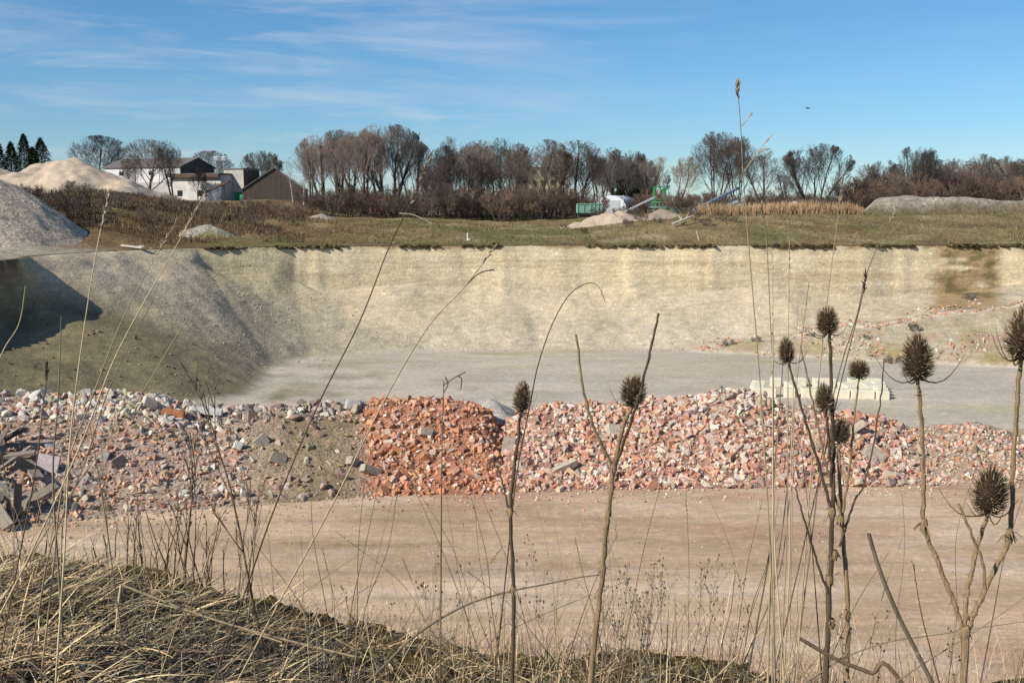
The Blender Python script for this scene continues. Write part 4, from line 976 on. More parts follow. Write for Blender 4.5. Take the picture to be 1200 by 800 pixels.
# lodged tussocks at the left
for k in range(120):
    px = RNG.uniform(-140, 330)*1.; p, _ = bank_pts(px, px+1, 1, 2.7, -.25); m = 110
    az0 = RNG.normal(-.4, 1.5)
    pts = p + np.concatenate([RNG.normal(0, .05, (m, 2)), np.zeros((m, 1))], 1); pts[:, 2] = base_height(pts[:, 0], pts[:, 1])+RNG.uniform(-.01, .06, m)
    add(*blades(pts, RNG.uniform(.08, .27, m), RNG.uniform(.8, 1.5, m), RNG.uniform(.0016, .0036, m), pick(STRAW, m, .25), 6, .9, RNG.normal(az0, .8, m)))
p, px_ = bank_pts(-160, 960, 9000, 2.8, -.12); m = len(p); k_ = RNG.random(m) < np.interp(px_, [-160, 400, 700, 960], [1, .75, .6, .5]); p = p[k_]; m = len(p); p[:, 2] += RNG.uniform(0, .05, m)
add(*blades(p, RNG.uniform(.08, .34, m), np.clip(RNG.normal(1.3, .3, m), .3, 1.7), RNG.uniform(.0012, .0032, m), pick(STRAW, m, .25), 5, .5))
p, px_ = bank_pts(-160, 1300, 1300, 2.6, .15); m = len(p)
add(*blades(p, RNG.uniform(.06, .28, m), np.abs(RNG.normal(0, .5, m)), RNG.uniform(.0008, .0016, m), pick(STRAW, m, .25), 5, .5))
p, px_ = bank_pts(-160, 1000, 2600, 3.3, .3); m = len(p); p = p[vn(px_*.03, px_*0, 8) > .38]; m = len(p)
add(*blades(p, RNG.uniform(.06, .26, m), np.clip(RNG.normal(.9, .5, m), 0, 1.7), RNG.uniform(.0012, .003, m), pick(STRAW, m, .25), 5, .8))
p, px_ = bank_pts(-160, 960, 1500, 2.8, -.05); m = len(p); p[:, 2] += RNG.uniform(0, .04, m)
add(*blades(p, RNG.uniform(.03, .10, m), np.clip(RNG.normal(1.4, .3, m), .5, 1.8), RNG.uniform(.003, .008, m), pick([(.30, .22, .13), (.20, .14, .085), (.42, .32, .19), (.12, .085, .05)], m, .2), 3, .7))
p, px_ = bank_pts(380, 1300, 1500, 2.6, .1); m = len(p)
add(*blades(p, RNG.uniform(.12, .5, m), np.abs(RNG.normal(0, .4, m)), RNG.uniform(.0006, .0013, m), pick(STRAW+[(.12, .085, .055)]*3, m, .25), 5, .5))
tag(mk('dry_grass', np.concatenate(Vs), np.concatenate(Fs), M_BLADE, np.concatenate(Cs)), 'matted straw-coloured dead grass covering the near bank', 'grass', kind='stuff')
Vs, Fs, Cs, o_ = [], [], [], 0
for k, (px, n_) in enumerate([(140, 9), (175, 6), (250, 7), (38, 6), (610, 12), (655, 12), (67, 5), (640, 8)]):
    p, _ = bank_pts(px-6, px+6, n_, 3.0, 0)
    add(*blades(p, RNG.uniform(.08, .2, n_), np.abs(RNG.normal(0, .25, n_)), RNG.uniform(.003, .005, n_), pick([(.10, .20, .03), (.07, .15, .02)], n_), 4, .5))
tag(mk('green_shoots', np.concatenate(Vs), np.concatenate(Fs), M_BLADE, np.concatenate(Cs)), 'fresh green grass shoots in the dead grass of the near bank', 'grass shoots', kind='stuff')
def moss():
    me = bmesh.new(); bmesh.ops.create_icosphere(me, subdivisions=2, radius=1); sv = np.array([v.co[:] for v in me.verts]); sf = np.array([[v.index for v in f.verts] for f in me.faces]); me.free()
    V, F, C, o = [], [], [], 0
    px = RNG.uniform(-100, 930, 2200); ct = np.interp(px, CRX, (CRY-240)/F_PX*1.02); yc = (EYE-5.85-.36*ss(430, -60, px))/ct; Y = yc-np.abs(RNG.normal(0, .32, 2200))+.22; X = (px-600)/F_PX/.99*Y; Z = base_height(X, Y)
    for x, y, z in zip(X, Y, Z):
        s = RNG.uniform(.015, .05)*np.array([1.3, 1.2, .7]); v = sv*s*(1+RNG.normal(0, .22, (len(sv), 1)))+(x, y, z)
        V.append(v); F.append(sf+o); o += len(v); C.append(np.tile(pick([(.13, .09, .022), (.10, .06, .022), (.16, .12, .035), (.05, .035, .02), (.09, .055, .025)], 1, .2), (len(v), 1)))
    tag(mk('moss', np.concatenate(V), np.concatenate(F), col_mat('moss', 60, .5, .95, .8), np.concatenate(C)), 'brown-olive moss cushions along the crest of the near bank', 'moss', kind='stuff')
moss()

# ------------------------------------------------------------------ foreground: stalks, weeds and teasels
M_STALK = plain('straw_stalk', (.50, .38, .23), .7, 120, .4, 0, (1, 1, .06), objrand=.3); M_BROWN = plain('brown_stalk', (.15, .10, .065), .85, 150, .5, 0, (1, 1, .06), objrand=.25)
M_GREYST = plain('grey_stalk', (.20, .155, .11), .85, 150, .5, 0, (1, 1, .06), objrand=.2); M_SEED = plain('grass_seed', (.40, .32, .23), .9, 60, .4); M_DSEED = plain('dark_seed', (.10, .07, .05), .95, 60, .4)
def smooth_path(pts, n):
    pts = [Vector(p) for p in pts]
    if len(pts) == 2: return [pts[0].lerp(pts[1], i/(n-1)) for i in range(n)]
    out = []
    Q = [pts[0]*2-pts[1]]+pts+[pts[-1]*2-pts[-2]]
    for i in range(n):
        x = i/(n-1)*(len(pts)-1); k = min(int(x), len(pts)-2); t = x-k; a, b, c, d = Q[k:k+4]
        out.append(.5*((2*b)+(c-a)*t+(2*a-5*b+4*c-d)*t*t+(3*b-a-3*c+d)*t**3))
    return out
def base_down(p2, p1, Y):
    """continue a stalk downwards until it meets the ground"""
    d = (p2-p1); d = d.normalized() if d.length > 1e-6 else Vector((0, 0, -1))
    if d.z > -.5: d = (d+Vector((0, 0, -1.2))).normalized()
    P = np.array(p2)[None, :] + np.arange(200)[:, None]*.03*np.array(d)[None, :]
    k = np.nonzero(P[:, 2] < base_height(P[:, 0], P[:, 1]))[0]
    return Vector(P[k[0] if len(k) else -1])
def spikelets(path, n, size, R, t0=.75, spread=.5):
    """small seed scales along the last stretch of a path"""
    P, W = [], []
    for i in range(n):
        t = t0+(1-t0)*i/max(1, n-1); x = t*(len(path)-1); k = min(int(x), len(path)-2); p = path[k].lerp(path[k+1], x-k); d = (path[k+1]-path[k]).normalized()
        e = rot_dir(d, spread*R.uniform(.4, 1.2), R.uniform(0, 6.28)); L = size*R.uniform(.7, 1.3)
        P.append([p[:], (p+e*L*.5)[:], (p+e*L)[:]]); W.append([size*.04, size*.11, size*.015])
    return tubes(P, W, 5)
STN = [0]
def stalk(pixpts, Y, r, mat, label, group=None, seed=0, head=0, head_size=.012, head_t=.85, tipfrac=.35, side=None, Y2=None, name='grass_stalk', cat='grass stalk', dark=False, ground=True):
    """pixpts from the tip down; Y distance at the tip, Y2 at the bottom"""
    R = random.Random(seed+STN[0]*13+5); STN[0] += 1
    Y2 = Y2 or Y; n = len(pixpts)
    pts = [at(x, y, Y+(Y2-Y)*i/(n-1)) for i, (x, y) in enumerate(pixpts)]
    if ground: pts.append(base_down(pts[-1], pts[-2], Y2))
    r = r*1.3; pts = pts[::-1]; base = pts[0].copy(); path = [p-base for p in smooth_path(pts, max(10, 6*len(pts)))]
    m = len(path); rad = [r*(1-(1-tipfrac)*i/(m-1)) for i in range(m)]
    V, F = tubes([[p[:] for p in path]], [rad], 6)
    if not head and not side:
        o = mk(name, V, F, mat, None, True, None, base); tag(o, label, cat, group); return o
    root = thing(name, label, cat, base, 0, group); mk('stem', V, F, mat, None, True, root)
    if head:
        V, F = spikelets(path, head, head_size, R, head_t); mk('seed_head', V, F, M_DSEED if dark else M_SEED, None, False, root)
    for sd in (side or []):
        q = [at(x, y, Y)-base for x, y in sd]; pa = smooth_path(q, 8)
        V, F = tubes([[p[:] for p in pa]], [[r*.45]*8], 5); V2, F2 = spikelets(pa, 12, head_size*.62, R, .66, .35)
        mk('spikelet', np.concatenate([V, V2]), [F, F2+len(V)], M_DSEED if dark else M_SEED, None, False, root)
    return root
GS = 'thin dry grass stalks of the near bank'
stalk([(505, 180), (480, 240), (455, 292), (420, 380), (370, 480), (320, 600), (285, 700)], 2.3, .0022, M_BROWN, 'long dark leaning stalk with seed head, its tip over the willows', head=34, head_size=.013, head_t=.86, side=[[(468, 250), (485, 252), (506, 262)]], Y2=2.8)
stalk([(584, 284), (545, 335), (500, 385), (450, 470), (390, 590), (330, 700), (285, 785)], 2.5, .0026, M_STALK, 'pale leaning stalk crossing from the bank to the middle of the far wall', head=12, head_size=.014, head_t=.93, side=[[(548, 332), (562, 320), (577, 316)]], Y2=3.0, dark=True)
stalk([(864, 98), (868, 150), (872, 220), (880, 320), (890, 440), (898, 560), (905, 700), (908, 795)], 1.9, .0015, M_STALK, 'tallest pale grass stalk, its head up in the blue sky', head=22, head_size=.012, head_t=.95, side=[[(869, 148), (874, 142), (880, 134)], [(873, 200), (888, 178), (903, 160)], [(880, 185), (890, 178), (898, 175)]], Y2=2.2)
stalk([(709, 352), (700, 334), (685, 333), (665, 348), (645, 385), (630, 430), (622, 470), (605, 560), (590, 700)], 2.4, .0017, M_BROWN, 'arched stalk whose drooping tip hangs over the far wall in the middle', head=10, head_size=.012, head_t=.92, Y2=2.7)
stalk([(520, 446), (518, 520), (517, 620), (516, 785)], 2.6, .0024, M_BROWN, 'straight brown stalk with curled dark leaf at its tip before the orange bricks', side=[[(519, 452), (532, 443), (545, 436)], [(520, 460), (525, 450), (522, 442)], [(536, 440), (541, 444), (540, 456)]], Y2=2.6, dark=True, head_size=.008)
stalk([(543, 500), (543, 600), (544, 720), (543, 780)], 3.0, .0014, M_STALK, 'thin upright stalk just right of the curled-leaf stalk')
stalk([(988, 210), (980, 270), (972, 330), (962, 420), (950, 560), (940, 700)], 2.2, .0014, M_STALK, 'pale stalk with fluffy head at the reeds, left of the round tree', head=26, head_size=.013, head_t=.87, Y2=2.5)
stalk([(1052, 242), (1035, 275), (1015, 322), (1004, 370), (985, 430), (965, 520), (950, 640)], 2.4, .0015, M_GREYST, 'leaning stalk with seed head against the right grass bank', head=20, head_size=.013, head_t=.9, Y2=2.6)
stalk([(1015, 322), (1010, 350), (1000, 390), (985, 450), (960, 560), (930, 690)], 2.1, .0015, M_GREYST, 'leaning stalk with dark seed head before the right end of the wall', head=16, head_size=.013, head_t=.86, dark=True, Y2=2.4)
stalk([(1168, 192), (1185, 212), (1200, 235), (1215, 300), (1220, 450), (1215, 700)], 2.0, .0014, M_STALK, 'nodding pale grass head at the upper right edge', head=26, head_size=.012, head_t=.85, Y2=2.2)
stalk([(893, 240), (898, 280), (902, 360), (906, 470), (905, 600), (900, 780)], 2.3, .0016, M_STALK, 'pale stalk close right of the tallest stalk, its head on the grass bank', head=18, head_size=.013, head_t=.86, Y2=2.5)
for i, (t, b) in enumerate([((925, 282), (915, 790)), ((905, 300), (918, 790)), ((948, 330), (890, 780)), ((905, 380), (908, 790)), ((935, 350), (925, 780)), ((918, 420), (880, 770)), ((890, 460), (905, 800)), ((930, 430), (918, 800)), ((945, 480), (870, 780)), ((912, 500), (900, 800))]):
    mx = (t[0]+b[0])/2+random.uniform(-8, 8)
    stalk([t, (mx+(t[0]-mx)*.4, t[1]+.35*(b[1]-t[1])), (mx, t[1]+.65*(b[1]-t[1])), b], 2.3+i % 3*.25, .0024 if i % 2 else .0017, (M_STALK, M_STALK, M_GREYST)[i % 3], 'upright dry stalk in the bundle left of the five-headed teasel', 'upright stalks left of the five-headed teasel', head=10 if i < 4 else 0, head_size=.012, head_t=.9)
for i, pp in enumerate([[(240, 228), (200, 300), (160, 370), (130, 430), (95, 520), (40, 640), (10, 700)], [(205, 262), (150, 360), (110, 460), (75, 560), (60, 690)], [(72, 370), (68, 470), (62, 560), (70, 690)], [(268, 300), (215, 380), (160, 470), (95, 560), (30, 660)],
                        [(128, 225), (112, 300), (95, 410), (82, 520), (76, 640), (72, 700)], [(180, 350), (130, 450), (100, 540), (60, 640), (45, 720)], [(30, 335), (22, 380), (0, 420), (-30, 520)], [(95, 440), (80, 540), (72, 640), (70, 760)]]):
    stalk(pp, 2.6+.15*(i % 4), .0022 if i != 2 else .003, (M_STALK, M_STALK, M_GREYST)[i % 3], 'long pale dry stalk leaning over the left rubble', 'long pale stalks leaning at the left', head=18 if i in (0, 1, 4) else 0, head_size=.014, head_t=.9)
stalk([(55, 425), (54, 450), (50, 480), (40, 560), (15, 690)], 2.7, .0018, M_BROWN, 'thin stalk with dense dark seed spike before the left slope', head=60, head_size=.011, head_t=.82, dark=True)
stalk([(143, 685), (240, 722), (330, 748), (420, 770)], 3.1, .003, M_STALK, 'thick golden broken straw lying slanted across the bank', ground=False, name='broken_straw', cat='straw', tipfrac=.9)
stalk([(142, 684), (139, 705), (136, 735)], 3.1, .003, M_STALK, 'short upright stub below the golden broken straw', name='broken_straw', cat='straw', tipfrac=.9)
stalk([(170, 702), (240, 722), (330, 752)], 3.2, .002, M_STALK, 'second golden straw lying just under the broken one', ground=False, name='broken_straw', cat='straw', tipfrac=.9)
stalk([(712, 672), (680, 676), (640, 684), (600, 692), (555, 705), (515, 725), (480, 750), (440, 790)], 2.9, .0036, M_GREYST, 'thick grey arching stem lying between the two middle teasels', name='dead_stalk', cat='stalk')
stalk([(1018, 625), (1030, 665), (1050, 715), (1075, 765), (1095, 805)], 2.0, .0038, M_GREYST, 'thick bare slanting stem left of the three-headed teasel', tipfrac=.8, name='dead_stalk', cat='stalk')
stalk([(938, 748), (980, 772), (1020, 788), (1060, 805)], 2.2, .0042, M_BROWN, 'dark broken stem slanting at the foot of the five-headed teasel', tipfrac=.8, name='dead_stalk', cat='stalk')
stalk([(1200, 728), (1150, 735), (1100, 743), (1040, 752), (985, 772), (950, 795)], 2.3, .0018, M_GREYST, 'thin nearly level stem crossing behind the three-headed teasel', name='dead_stalk', cat='stalk')
stalk([(1200, 700), (1150, 735), (1090, 772), (1040, 805)], 2.1, .0016, M_GREYST, 'thin stem slanting up to the lower right edge', name='dead_stalk', cat='stalk')
stalk([(1070, 660), (1080, 720), (1098, 790)], 2.2, .0018, M_BROWN, 'short dark-tipped stem between slanting stem and three-headed teasel', head=6, dark=True, head_size=.01)
for i in range(74):                               # many unremarkable stalks
    px = RNG.uniform(-10, 1210) if i < 44 else RNG.uniform(380, 1000); y = RNG.uniform(520, 690); yb = RNG.uniform(745, 800); ln = RNG.normal(0, 60)
    Y = RNG.uniform(2.6, 3.6)
    stalk([(px+ln, y), (px+ln*.55+RNG.normal(0, 6), y+.4*(yb-y)), (px+ln*.2, y+.75*(yb-y)), (px, yb)], Y, RNG.uniform(.0008, .0018), (M_STALK, M_GREYST, M_BROWN)[i % 3], 'thin dry stalk, one of many standing across the near bank', GS, head=int(RNG.integers(0, 2))*8, head_size=.009, head_t=.9, dark=i % 2 == 0)
for i in range(18):
    px = RNG.uniform(0, 330); y = RNG.uniform(470, 640); yb = RNG.uniform(690, 760); ln = RNG.normal(40, 60)
    stalk([(px+ln, y), (px+ln*.5, y+.45*(yb-y)), (px, yb)], RNG.uniform(3., 3.8), RNG.uniform(.001, .0022), (M_STALK, M_GREYST)[i % 2], 'pale dry stalk standing out of the straw mound at left', 'pale stalks in the straw mound at left')

def weed(px, top, Y, seed, label, group=None, mat=M_BROWN, r=.004, n=(9, 4), pods=True, ybase=None, lean=.1, ratio=(.32, .45)):
    R = random.Random(seed); x = xat(px, Y); g = Hf(x, Y); H = at(px, top, Y).z-g
    T, Cc = grow_tree(seed, H=H, stems=1, r0=r, nchild=n, ratio=ratio, ang=(.5, .6), up=(.05, .1, .1), t0=(.3, .3), wob=.07, rmin=r*.25, stem_lean=lean)
    root = thing('dry_weed', label, 'weed', (x, Y, g), R.uniform(0, 6), group)
    V, F = tube_list(T, 6); V[:, 2] += .25; mk('stem', V, F, mat, None, True, root)
    V, F = tube_list(Cc, 4); V[:, 2] += .25
    F = [F]
    if pods:
        P, W = [], []
        for p, rr in Cc:
            if R.random() < .6:
                e = Vector(p[-1])+Vector((0, 0, .25)); d = Vector((R.gauss(0, .4), R.gauss(0, .4), 1)).normalized(); L = R.uniform(.006, .012)
                P.append([e[:], (e+d*L*.5)[:], (e+d*L)[:]]); W.append([.0012, L*.35, .0006])
        if P:
            V2, F2 = tubes(P, W, 5); F.append(F2+len(V)); V = np.concatenate([V, V2])
    mk('branch', V, F, mat, None, False, root); return root
weed(200, 520, 3.9, 1, 'tall dark branching weed before the left rubble, tallest of its clump', r=.008, lean=.2)
weed(305, 395, 3.4, 9, 'reddish forked sapling reaching above the left rubble crest', r=.008, n=(8, 3), pods=False, lean=.35)
for i, (px, top) in enumerate([(125, 575), (150, 560), (172, 545), (185, 590), (215, 555), (235, 570), (262, 590), (110, 600), (270, 560), (160, 610), (118, 590), (137, 570), (165, 580), (178, 600), (193, 565), (206, 585), (224, 590), (243, 575), (255, 600), (280, 600), (148, 600), (228, 610), (187, 560), (100, 610)]):
    weed(px, top, 3.7+.1*(i % 4), 20+i, 'dark leafless weed in the clump at the left end of the road', 'dark weeds at the left end of the road', r=.0055, n=(6, 2), ratio=(.26, .4), lean=.25, pods=False)
for i, (px, top) in enumerate([(735, 640), (752, 655), (770, 640), (790, 660), (720, 665), (810, 650), (760, 680), (835, 640), (745, 700), (775, 690)]):
    weed(px, top, 3.3+.1*(i % 4), 50+i, 'wiry seed-podded weed in the tangle right of the two-branched teasel', 'wiry weeds right of the two-branched teasel', r=.0024, mat=M_GREYST, n=(8, 5))
for i, (px, top) in enumerate([(485, 640), (505, 650), (550, 650), (640, 640), (660, 660), (870, 680), (1010, 690), (1050, 700), (440, 680), (400, 690), (1150, 720), (580, 690)]):
    weed(px, top, 3.2+.1*(i % 4), 80+i, 'slight wiry weed with dark pods on the edge of the bank', 'slight wiry weeds on the edge of the bank', r=.0018, mat=M_BROWN, n=(6, 4))

M_CORE = plain('teasel_core', (.055, .034, .02), .95, 90, .4); M_SPINE = col_mat('teasel_spines', 40, .3, .8)
M_TSTEM = plain('teasel_stem', (.32, .22, .12), .75, 260, .6, .5, (1, 1, .05)); M_TDARK = plain('dark_teasel_stem', (.125, .088, .058), .85, 240, .6, .5, (1, 1, .05))
def teasel_head(root, base, axis, L, W, seed, nb=6):
    """spiny egg-shaped head; base point and axis are local to the plant"""
    R = np.random.default_rng(seed); a = Vector(axis).normalized(); u = a.orthogonal().normalized(); w = a.cross(u); Mx = np.array([u, w, a]).T
    n, k = 13, 12; t = np.linspace(0, 1, n); rad = W*.40*np.sqrt(np.clip(1-(2*t-1)**2, 0, 1))**(.65+.35*R.random())*(1.0+.3*R.random()-(.1+.4*R.random())*t)
    an = np.arange(k)*2*math.pi/k; V = np.stack([rad[:, None]*np.cos(an), rad[:, None]*np.sin(an), np.repeat((t*L)[:, None], k, 1)], -1).reshape(-1, 3)
    idx = np.arange(n*k).reshape(n, k); F = np.stack([idx[:-1], np.roll(idx[:-1], -1, 1), np.roll(idx[1:], -1, 1), idx[1:]], -1).reshape(-1, 4)
    hd = mk('seed_head', V @ Mx.T + np.array(base), F, M_CORE, None, True, root)
    m = 460; tt = (np.arange(m)+.5)/m; ph = np.arange(m)*2.39996; tt = .02+.97*tt
    rr = np.interp(tt, t, rad); P0 = np.stack([rr*np.cos(ph), rr*np.sin(ph), tt*L], -1)
    el = np.interp(tt, [0, .3, .75, 1], [-.25, .25, .7, 1.45])+R.normal(0, .16, m)
    D = np.stack([np.cos(ph)*np.cos(el), np.sin(ph)*np.cos(el), np.sin(el)], -1)+R.normal(0, .08, (m, 3)); ln = W*R.uniform(.16, .30, m)
    D2 = D+np.array([0, 0, .35]); P = np.stack([P0, P0+D*ln[:, None]*.5, P0+D*ln[:, None]*.5+D2*ln[:, None]*.5], 1)
    V, F = tubes(P, np.tile(np.array([W*.020, W*.014, W*.003]), (m, 1)), 3)
    c = pick([(.16, .105, .06), (.085, .055, .032), (.46, .35, .23), (.36, .26, .16), (.06, .04, .025)], m, .2)
    mk('spines', V @ Mx.T + np.array(base), F, M_SPINE, np.repeat(c, 9, 0), False, hd)
    for i in range(nb):
        az = i*6.28/nb+R.normal(0, .35); ln_ = L*R.uniform(.6, 1.5); d = np.array([math.cos(az), math.sin(az), 0])
        pts = [np.array(base)+Mx @ (d*(W*.1+ln_*s_*.75)+np.array([0, 0, ln_*(.42*s_**2.2-.14*math.sin(3.1*s_))])) for s_ in np.linspace(0, 1, 7)]
        V, F = tubes([pts], [np.linspace(W*.035, W*.006, 7)], 4); mk('bract', V, F, M_TDARK, None, True, hd)
def teasel(label, Y, stems, heads, seed, ground_from, nodes=()):
    """stems: list of (pixel path from bottom to top, radius bottom, radius top, dark?)"""
    R = random.Random(seed); b0 = at(*ground_from[1], Y); base = base_down(b0, at(*ground_from[0], Y), Y)
    root = thing('teasel_plant', label, 'teasel', base)
    for i, (pp, r0, r1, dk) in enumerate(stems):
        dy = 0 if i == 0 else R.uniform(-.05, .05)
        pts = [at(x, y, Y+dy*min(1, j/2.)) for j, (x, y) in enumerate(pp)]
        if pp[0] == ground_from[1]: pts = [base]+pts
        n = 7*len(pts); path = [p-base+Vector((R.gauss(0, .0009), R.gauss(0, .0009), 0)) for p in smooth_path(pts, n)]
        rad = [.76*(r0+(r1-r0)*j/(n-1))*(1+.09*math.sin(j*1.7)) for j in range(n)]
        V, F = tubes([[p[:] for p in path]], [rad], 9)
        # prickles and ribs
        P, W = [], []
        for j in range(int(n*2.2)):
            x = R.random()*(n-1.01); k = int(x); q = path[k].lerp(path[k+1], x-k); d = (path[k+1]-path[k]).normalized(); e = rot_dir(d, 1.5, R.uniform(0, 6.28))
            q0 = q+e*rad[k]*.8; P.append([q0[:], (q0+e*rad[k]*R.uniform(.6, 1.9))[:]]); W.append([rad[k]*.18, rad[k]*.02])
        V2, F2 = tubes(P, W, 3)
        mk('stem', np.concatenate([V, V2]), [F, F2+len(V)], M_TDARK if dk else M_TSTEM, None, True, root)
    for (x, y, r) in nodes:                       # swollen joints with withered leaf scraps
        c = at(x, y, Y)-base; P, W = [], []
        for j in range(9):
            az = R.uniform(0, 6.28); d = Vector((math.cos(az), math.sin(az), R.uniform(-.8, .5))); L = R.uniform(.006, .02)
            P.append([(c+Vector((0, 0, R.uniform(-.01, .01))))[:], (c+d*L*.5+Vector((0, 0, .004)))[:], (c+d*L+Vector((0, 0, -L*.4)))[:]]); W.append([.0018, .0015, .0006])
        V, F = tubes(P, W, 4); V2, F2 = tubes([[(c+Vector((0, 0, -.012)))[:], (c+Vector((0, 0, -.004)))[:], (c+Vector((0, 0, .004)))[:], (c+Vector((0, 0, .012)))[:]]], [[r*.7, r*.95, r*.95, r*.7]], 9)
        mk('leaf_node', np.concatenate([V, V2]), [F, F2+len(V)], M_TSTEM, None, True, root)
    for i, (bx, by, tx, ty, wpx) in enumerate(heads):
        b = at(bx, by, Y)-base; t_ = at(tx, ty, Y)-base; L = (t_-b).length
        teasel_head(root, b, (t_-b), L*.95, wpx/F_PX*Y*(.80+.1*R.random()), seed*10+i)
    return root
teasel('single-headed dark teasel before the joint of the orange and pink heaps', 2.6, [([(600, 795), (602, 700), (598, 600), (604, 540), (611, 480)], .0075, .005, True), ([(597, 600), (590, 570), (583, 545)], .004, .002, True)], [(611, 482, 613, 448, 25)], 1, [(602, 700), (600, 795)], [(598, 600, .007), (601, 690, .007)])
teasel('two-branched tan teasel with one head before the pink heap', 2.5, [([(692, 795), (703, 700), (709, 640), (714, 590), (720, 545), (730, 500), (741, 474)], .010, .006, False), ([(719, 548), (700, 510), (684, 460), (675, 392)], .0055, .0035, False), ([(719, 552), (734, 510), (750, 460), (762, 410), (772, 367)], .005, .0035, True)],
       [(740, 474, 744, 442, 30)], 2, [(703, 700), (692, 795)], [(719, 548, .009), (713, 600, .008), (706, 668, .009)])
teasel('five-headed dark teasel in the thicket right of the stalk bundle', 2.3, [([(968, 795), (972, 700), (975, 620), (976, 540), (975, 470), (972, 390)], .009, .0045, True), ([(975, 600), (958, 540), (940, 480), (924, 425)], .005, .003, True), ([(992, 795), (993, 700), (986, 600), (983, 540), (985, 515)], .008, .004, False), ([(975, 570), (972, 520), (967, 478)], .005, .0035, True), ([(988, 600), (996, 540), (1001, 490), (1007, 442)], .004, .0025, False),
       ([(984, 640), (1000, 590), (1015, 560), (1032, 470), (1036, 420)], .0035, .0015, True), ([(972, 700), (952, 640), (940, 600), (932, 570)], .004, .002, True), ([(990, 620), (968, 545), (952, 470), (938, 405)], .004, .002, False)],
       [(971, 391, 968, 362, 25), (923, 424, 920, 397, 22), (986, 518, 986, 490, 22), (967, 480, 965, 451, 25), (1007, 442, 1006, 424, 22)], 3, [(972, 700), (968, 795)], [(975, 600, .009), (972, 680, .009), (985, 610, .008), (993, 720, .008), (978, 650, .008), (974, 730, .009)])
teasel('large three-headed teasel at the right edge', 1.7, [([(1130, 795), (1131, 742)], .0085, .008, False), ([(1131, 742), (1112, 690), (1084, 618), (1082, 560), (1080, 500), (1075, 445)], .0055, .0042, False), ([(1131, 742), (1133, 700), (1146, 640), (1158, 600)], .0055, .004, False), ([(1131, 742), (1150, 700), (1182, 630), (1186, 560), (1191, 480), (1197, 418)], .0058, .0045, False),
       ([(1155, 690), (1152, 660), (1138, 625), (1123, 590)], .0035, .0028, False)], [(1076, 444, 1074, 394, 40), (1158, 602, 1163, 548, 40), (1196, 420, 1200, 364, 42)], 4, [(1131, 742), (1130, 795)], [(1131, 742, .0085), (1083, 616, .006), (1183, 628, .007)])
# bird far up in the sky
b_ = at(947, 127, 120); bird = thing('bird', 'tiny dark bird gliding alone in the blue sky at right', 'bird', b_, .6)
bm_ = bmesh.new(); bmesh.ops.create_uvsphere(bm_, u_segments=10, v_segments=8, radius=.1, matrix=Matrix.Diagonal((.7, 2.4, .75, 1))); m_ = MB(); m_.bm.free(); m_.bm = bm_
for s in (-1, 1): m_.poly([(s*.04, .1, .03), (s*.3, .16, .12), (s*.62, -.05, .08), (s*.3, -.06, .1), (s*.04, -.1, .03)])
m_.poly([(-.03, -.2, 0), (.03, -.2, 0), (.1, -.42, 0), (-.1, -.42, 0)]); m_.done('body', M_DARK, bird)

# ------------------------------------------------------------------ sky, sun, camera
w = bpy.data.worlds.new('World'); SC.world = w; w.use_nodes = True; nt = w.node_tree; nt.nodes.clear()
elev = math.asin(SUN.z); azim = math.atan2(SUN.x, SUN.y)
sky = N(nt, 'ShaderNodeTexSky', sky_type='NISHITA', sun_disc=False, sun_elevation=elev, sun_rotation=azim, air_density=1.0, dust_density=.2, ozone_density=1.2)
tc0 = N(nt, 'ShaderNodeTexCoord'); sz = N(nt, 'ShaderNodeSeparateXYZ'); nt.links.new(tc0.outputs['Generated'], sz.inputs[0])
tint = ramp(nt, sz.outputs[2], [(0, (.62, .84, 1.16)), (.07, (.50, .78, 1.09)), (.2, (.42, .76, 1.05)), (.5, (.46, .78, 1.0)), (1., (.6, .85, 1.1))])
hs = nt.nodes.new('ShaderNodeMix'); hs.data_type = 'RGBA'; hs.blend_type = 'MULTIPLY'; hs.inputs[0].default_value = 1; nt.links.new(sky.outputs[0], hs.inputs[6]); nt.links.new(tint, hs.inputs[7])
tc = N(nt, 'ShaderNodeTexCoord')
def cloud(rot, sc, seed, lo, hi):
    mp = N(nt, 'ShaderNodeMapping'); mp.inputs['Rotation'].default_value = rot; mp.inputs['Scale'].default_value = sc; mp.inputs['Location'].default_value = (seed, seed*.7, 0)
    nt.links.new(tc.outputs['Generated'], mp.inputs[0]); n_ = N(nt, 'ShaderNodeTexNoise', Scale=1.0, Detail=9, Roughness=.6, Distortion=.5); nt.links.new(mp.outputs[0], n_.inputs['Vector'])
    return ramp(nt, n_.outputs['Fac'], [(lo, 0.), (hi, 1.)])
c1 = cloud((0, .10, 0), (2.2, 2.2, 16), 3.1, .49, .76); c2 = cloud((0, .18, 0), (5, 5, 46), 8.3, .5, .78)
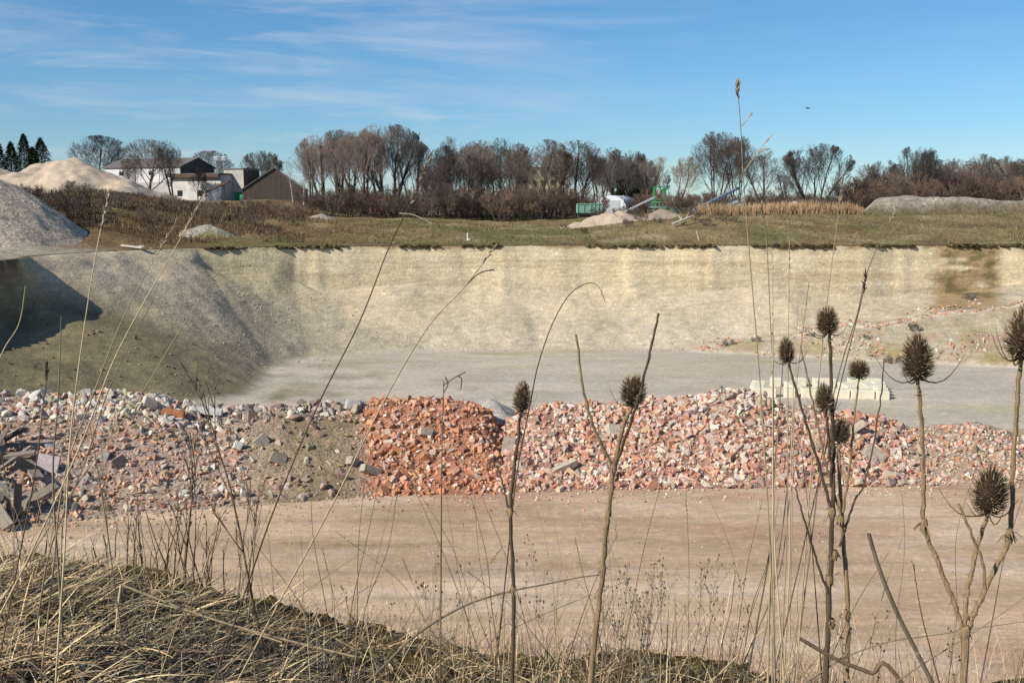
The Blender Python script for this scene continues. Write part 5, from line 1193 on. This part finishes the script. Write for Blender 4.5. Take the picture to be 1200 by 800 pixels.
cm = mult(nt, c1, c2, 1, 'SCREEN')
sx = N(nt, 'ShaderNodeSeparateXYZ'); nt.links.new(tc.outputs['Generated'], sx.inputs[0])
mr = N(nt, 'ShaderNodeMapRange'); mr.interpolation_type = 'SMOOTHSTEP'; mr.inputs[1].default_value = .24; mr.inputs[2].default_value = -.12; mr.inputs[3].default_value = .10; mr.inputs[4].default_value = 1.0; nt.links.new(sx.outputs[0], mr.inputs[0])
ml = N(nt, 'ShaderNodeMath', operation='MULTIPLY'); nt.links.new(cm, ml.inputs[0]); nt.links.new(mr.outputs[0], ml.inputs[1])
m2 = N(nt, 'ShaderNodeMath', operation='MULTIPLY'); nt.links.new(ml.outputs[0], m2.inputs[0]); m2.inputs[1].default_value = .55
mx = nt.nodes.new('ShaderNodeMix'); mx.data_type = 'RGBA'; nt.links.new(m2.outputs[0], mx.inputs[0]); nt.links.new(hs.outputs[2], mx.inputs[6]); mx.inputs[7].default_value = (6.2, 6.7, 7.4, 1)
bg = N(nt, 'ShaderNodeBackground', Strength=.107); nt.links.new(mx.outputs[2], bg.inputs[0]); out = N(nt, 'ShaderNodeOutputWorld'); nt.links.new(bg.outputs[0], out.inputs[0])
sl = bpy.data.lights.new('sun', 'SUN'); sl.energy = 5.4; sl.angle = math.radians(.5); sl.color = (1, .93, .82)
so = bpy.data.objects.new('sun', sl); COL.objects.link(so); so.rotation_euler = SUN.to_track_quat('Z', 'Y').to_euler(); so.location = (-40, -20, 60)
cd = bpy.data.cameras.new('camera'); cam = bpy.data.objects.new('camera', cd); COL.objects.link(cam)
cam.location = (0, 0, EYE); cam.rotation_euler = (math.pi/2-PITCH, 0, 0); cd.sensor_width = 36; cd.lens = 36*F_PX/1200; cd.clip_start = .05; cd.clip_end = 9000
SC.camera = cam
SC.view_settings.view_transform = 'Standard'; SC.view_settings.look = 'None'; SC.view_settings.exposure = 0
# prototypes that were never placed
for key, (o, h, used) in PROTO.items():
    if not used:
        for c in list(o.children): bpy.data.objects.remove(c)
        bpy.data.objects.remove(o)
